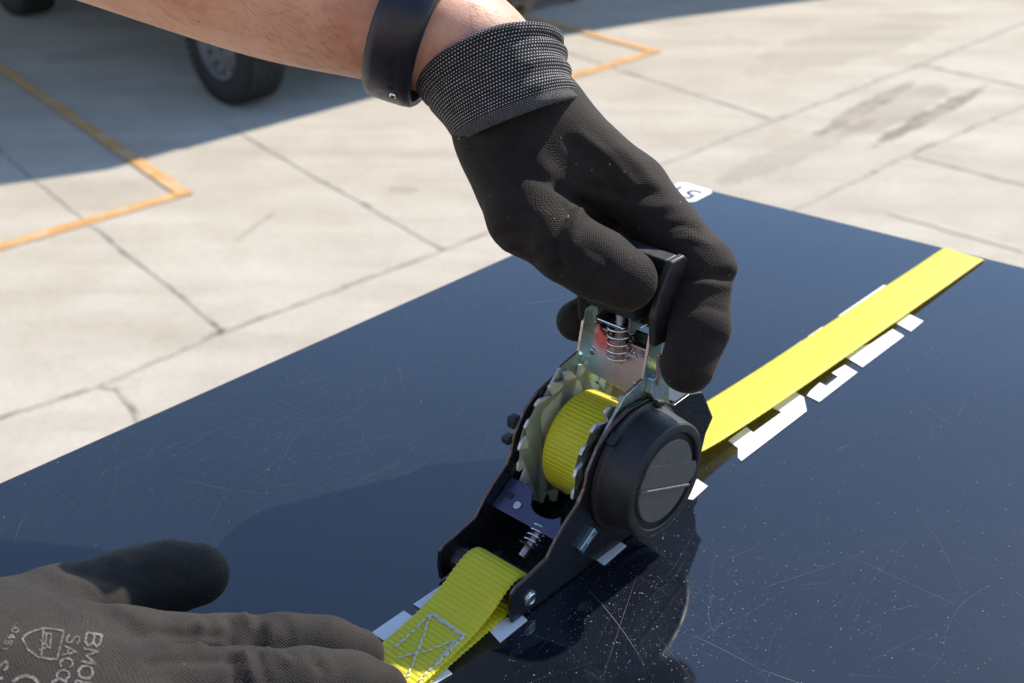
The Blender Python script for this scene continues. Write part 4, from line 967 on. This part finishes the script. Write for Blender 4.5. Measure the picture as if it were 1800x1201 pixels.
# ------------------------------------------------------------------ off-road vehicle in the shade (only wheels reach into the frame)
FW = np.array([.69, -.724]); SN = np.array([-.724, -.69])
gc = G(390, 184)[:2]; O2 = gc - FW * 1.62 - SN * .93
car = empty('off_road_car', (*O2, GZ), math.atan2(FW[1], FW[0]))
tag(car, 'dark off-road car standing in the shade, its front wheel on the concrete', 'car')
MRUB = simple('tyre_rubber', (.014, .014, .015), .85, nscale=40, var=.3); MCAR = simple('dark_car_paint', (.03, .035, .04), .3, nscale=5, var=.05); MRIM = simple('grey_steel_rim', (.19, .19, .185), .5, .5, nscale=20); MGLS = simple('car_glass', (.01, .012, .014), .06)
RW = .41
def wheel(x, side):
    a0_ = side * .93; w_ = -side
    wh = empty('wheel', (x, -a0_ , RW), 0, car)
    W_ = .26
    tp = [(0.0, .235), (.004, .25), (-.004, .29), (-.002, .335), (.012, .375), (.03, .398), (.05, .402), (W_ / 2, .404), (W_ - .05, .402), (W_ - .03, .398), (W_ - .012, .375), (W_, .33), (W_, .235)]
    tb_ = MB().lathe([(w_ * a, r) for a, r in tp], (0, 0), 72)
    for i in range(46):
        t = 2 * math.pi * i / 46; M = Matrix.Rotation(-t, 4, 'Y')
        for j, (ya, yb) in enumerate(((.018, .075), (.088, .14), (.152, .204), (.216, .272))):
            of = .5 * (j % 2) * 2 * math.pi / 46; M2 = Matrix.Rotation(-t - of, 4, 'Y')
            tb_.box(.396, .412, min(-w_ * ya, -w_ * yb), max(-w_ * ya, -w_ * yb), -.018, .018, M2)
        tb_.box(.365, .399, min(-w_ * .004, -w_ * .03), max(-w_ * .004, -w_ * .03), -.014, .014, M)
    tb_.build('tyre', MRUB, wh, autos=50)
    MB().lathe([(w_ * .02, .236), (w_ * .004, .236), (w_ * .006, .222), (w_ * .05, .205), (w_ * .055, .16), (w_ * .03, .12), (w_ * .03, .055), (w_ * .005, .05), (w_ * .0, .001)], (0, 0), 64).build('rim', MRIM, wh, autos=35)
    for i in range(12):
        t = 2 * math.pi * i / 12; c = Vector((.182 * math.cos(t), -w_ * .0508, .182 * math.sin(t))); MB().cyl(c, c + Vector((0, w_ * .006, 0)), .017, 16).build('rim_hole', MDARK, wh)
    for i in range(5):
        t = 2 * math.pi * i / 5; c = Vector((.08 * math.cos(t), -w_ * .03, .08 * math.sin(t))); MB().cyl(c, c + Vector((0, w_ * .02, 0)), .012, 12).build('wheel_nut', MST2, wh)
for x_ in (1.62, -1.62):
    for s_ in (1, -1): wheel(x_, s_)
def arch(cx, r=.50, z0=.64, n=10):
    a = math.asin((z0 - .41) / r); return [(cx + r * math.cos(t), .41 + r * math.sin(t)) for t in np.linspace(a, math.pi - a, n)]
prof = [(2.02, .64)] + arch(1.62) + [(.9, .60), (-.9, .60)] + arch(-1.62) + [(-2.35, .66), (-2.35, 1.12), (-2.28, 1.16), (.62, 1.14), (1.9, 1.06), (2.05, .95)]
MB().ext(prof, -.88, .88).build('body', MCAR, car, bevel=.02)
MB().ext([(-2.25, 1.16), (.55, 1.15), (.15, 1.74), (-.1, 1.80), (-2.15, 1.80)], -.78, .78).build('cabin', MCAR, car, bevel=.03)
for s_ in (1, -1): MB().ext([(-1.95, 1.22), (.30, 1.22), (.02, 1.66), (-1.95, 1.66)], s_ * .782, s_ * .79).build('side_window', MGLS, car)
MB().box(2.03, 2.14, -.80, .80, .66, .82).build('front_bumper', MRUB, car, bevel=.02)
for s_ in (1, -1):
    MB().box(2.035, 2.07, s_ * .62 - .12, s_ * .62 + .12, .84, .95).build('headlight', MST2, car, bevel=.02)
    MB().box(-.9, .9, s_ * .86 - .04, s_ * .86 + .04, .52, .59).build('side_step', MRUB, car, bevel=.01)
MB().box(-2.2, 1.9, -.45, .45, .42, .62).build('chassis', MRUB, car, bevel=.02)

# ------------------------------------------------------------------ pallet, unseen shade caster, added bounce wall behind the camera
MWD = simple('weathered_wood', (.24, .17, .11), .85, nscale=14, var=.35, bumpd=.002)
pp = G(930, 24); F1 = np.array([.712, .702]); F1 /= np.linalg.norm(F1)
pal = empty('wooden_pallet', (pp[0], pp[1], GZ), math.atan2(F1[1], F1[0]))
tag(pal, 'weathered wooden pallet standing in the shade behind the wrist', 'pallet')
for i in (-1, 0, 1):
    for j in (0, 1, 2): MB().box(i * .62 - .055, i * .62 + .055, j * .45, j * .45 + .10, .002, .092).build('block', MWD, pal, bevel=.004)
for j in range(3): MB().box(-.70, .70, j * .45 - .005, j * .45 + .105, .092, .112).build('stringer_board', MWD, pal, bevel=.003)
for i in range(9): MB().box(-.70 + i * .165, -.70 + i * .165 + .10, -.012, 1.02, .112, .132).build('deck_board', MWD, pal, bevel=.003)
can = empty('shade_canopy', (3, 16, GZ)); tag(can, 'unseen flat roof shaped to cast the shade over the far bays', 'shade_canopy')
hC = 3.6; off = np.array([math.cos(SUN_AZ), math.sin(SUN_AZ)]) * hC / math.tan(SUN_EL)
edge = [(-9, 3.6), (-2.94, 6.74), (-2.23, 7.06), (-1.95, 7.35), (-1.35, 8.9), (.02, 9.69), (.269, 9.81), (1.332, 10.46), (2.484, 11.01), (14, 16.2)]  # unseen roof outline worked back from the shadow edge on the ground
pts = [np.array(e) + off for e in edge] + [np.array((14, 30)), np.array((-16, 30)), np.array((-16, 3.6))]
n_ = len(pts); V = [(p[0] - 3, p[1] - 16, hC) for p in pts] + [(p[0] - 3, p[1] - 16, hC + .2) for p in pts]
mesh('shade_canopy_roof', V, [tuple(range(n_))[::-1], tuple(range(n_, 2 * n_)), *[(i, (i + 1) % n_, (i + 1) % n_ + n_, i + n_) for i in range(n_)]], simple('shade_canopy_steel', (.4, .4, .4), .5, nscale=2), can)
for x, y in ((-8, 14), (0, 17), (9, 21), (-8, 26), (0, 28), (9, 29)): MB().box(x - 3.1, x - 2.9, y - 16.1, y - 15.9, 0, hC).build('post', MRIM, can)
bld = empty('bounce_building', (0, -11, GZ)); tag(bld, 'unseen tan building added behind the camera for warm bounce light', 'building')
MWALL = simple('tan_render', (.56, .44, .34), .9, nscale=1.5, var=.08)  # tan wall added out of view to bounce warm light onto camera-facing sides
MB().box(-18, 18, -8, 0, 0, 7).build('wall', MWALL, bld, bevel=.02)
MB().box(-18.3, 18.3, -8.3, .3, 7.002, 7.3).build('roof', MRIM, bld, bevel=.02)
for x in (-12, -4, 4, 12):
    MB().box(x - 1.6, x + 1.6, .003, .06, 0, 3.6).build('roller_door', simple('door_steel', (.45, .45, .44), .5, nscale=3), bld, bevel=.01)
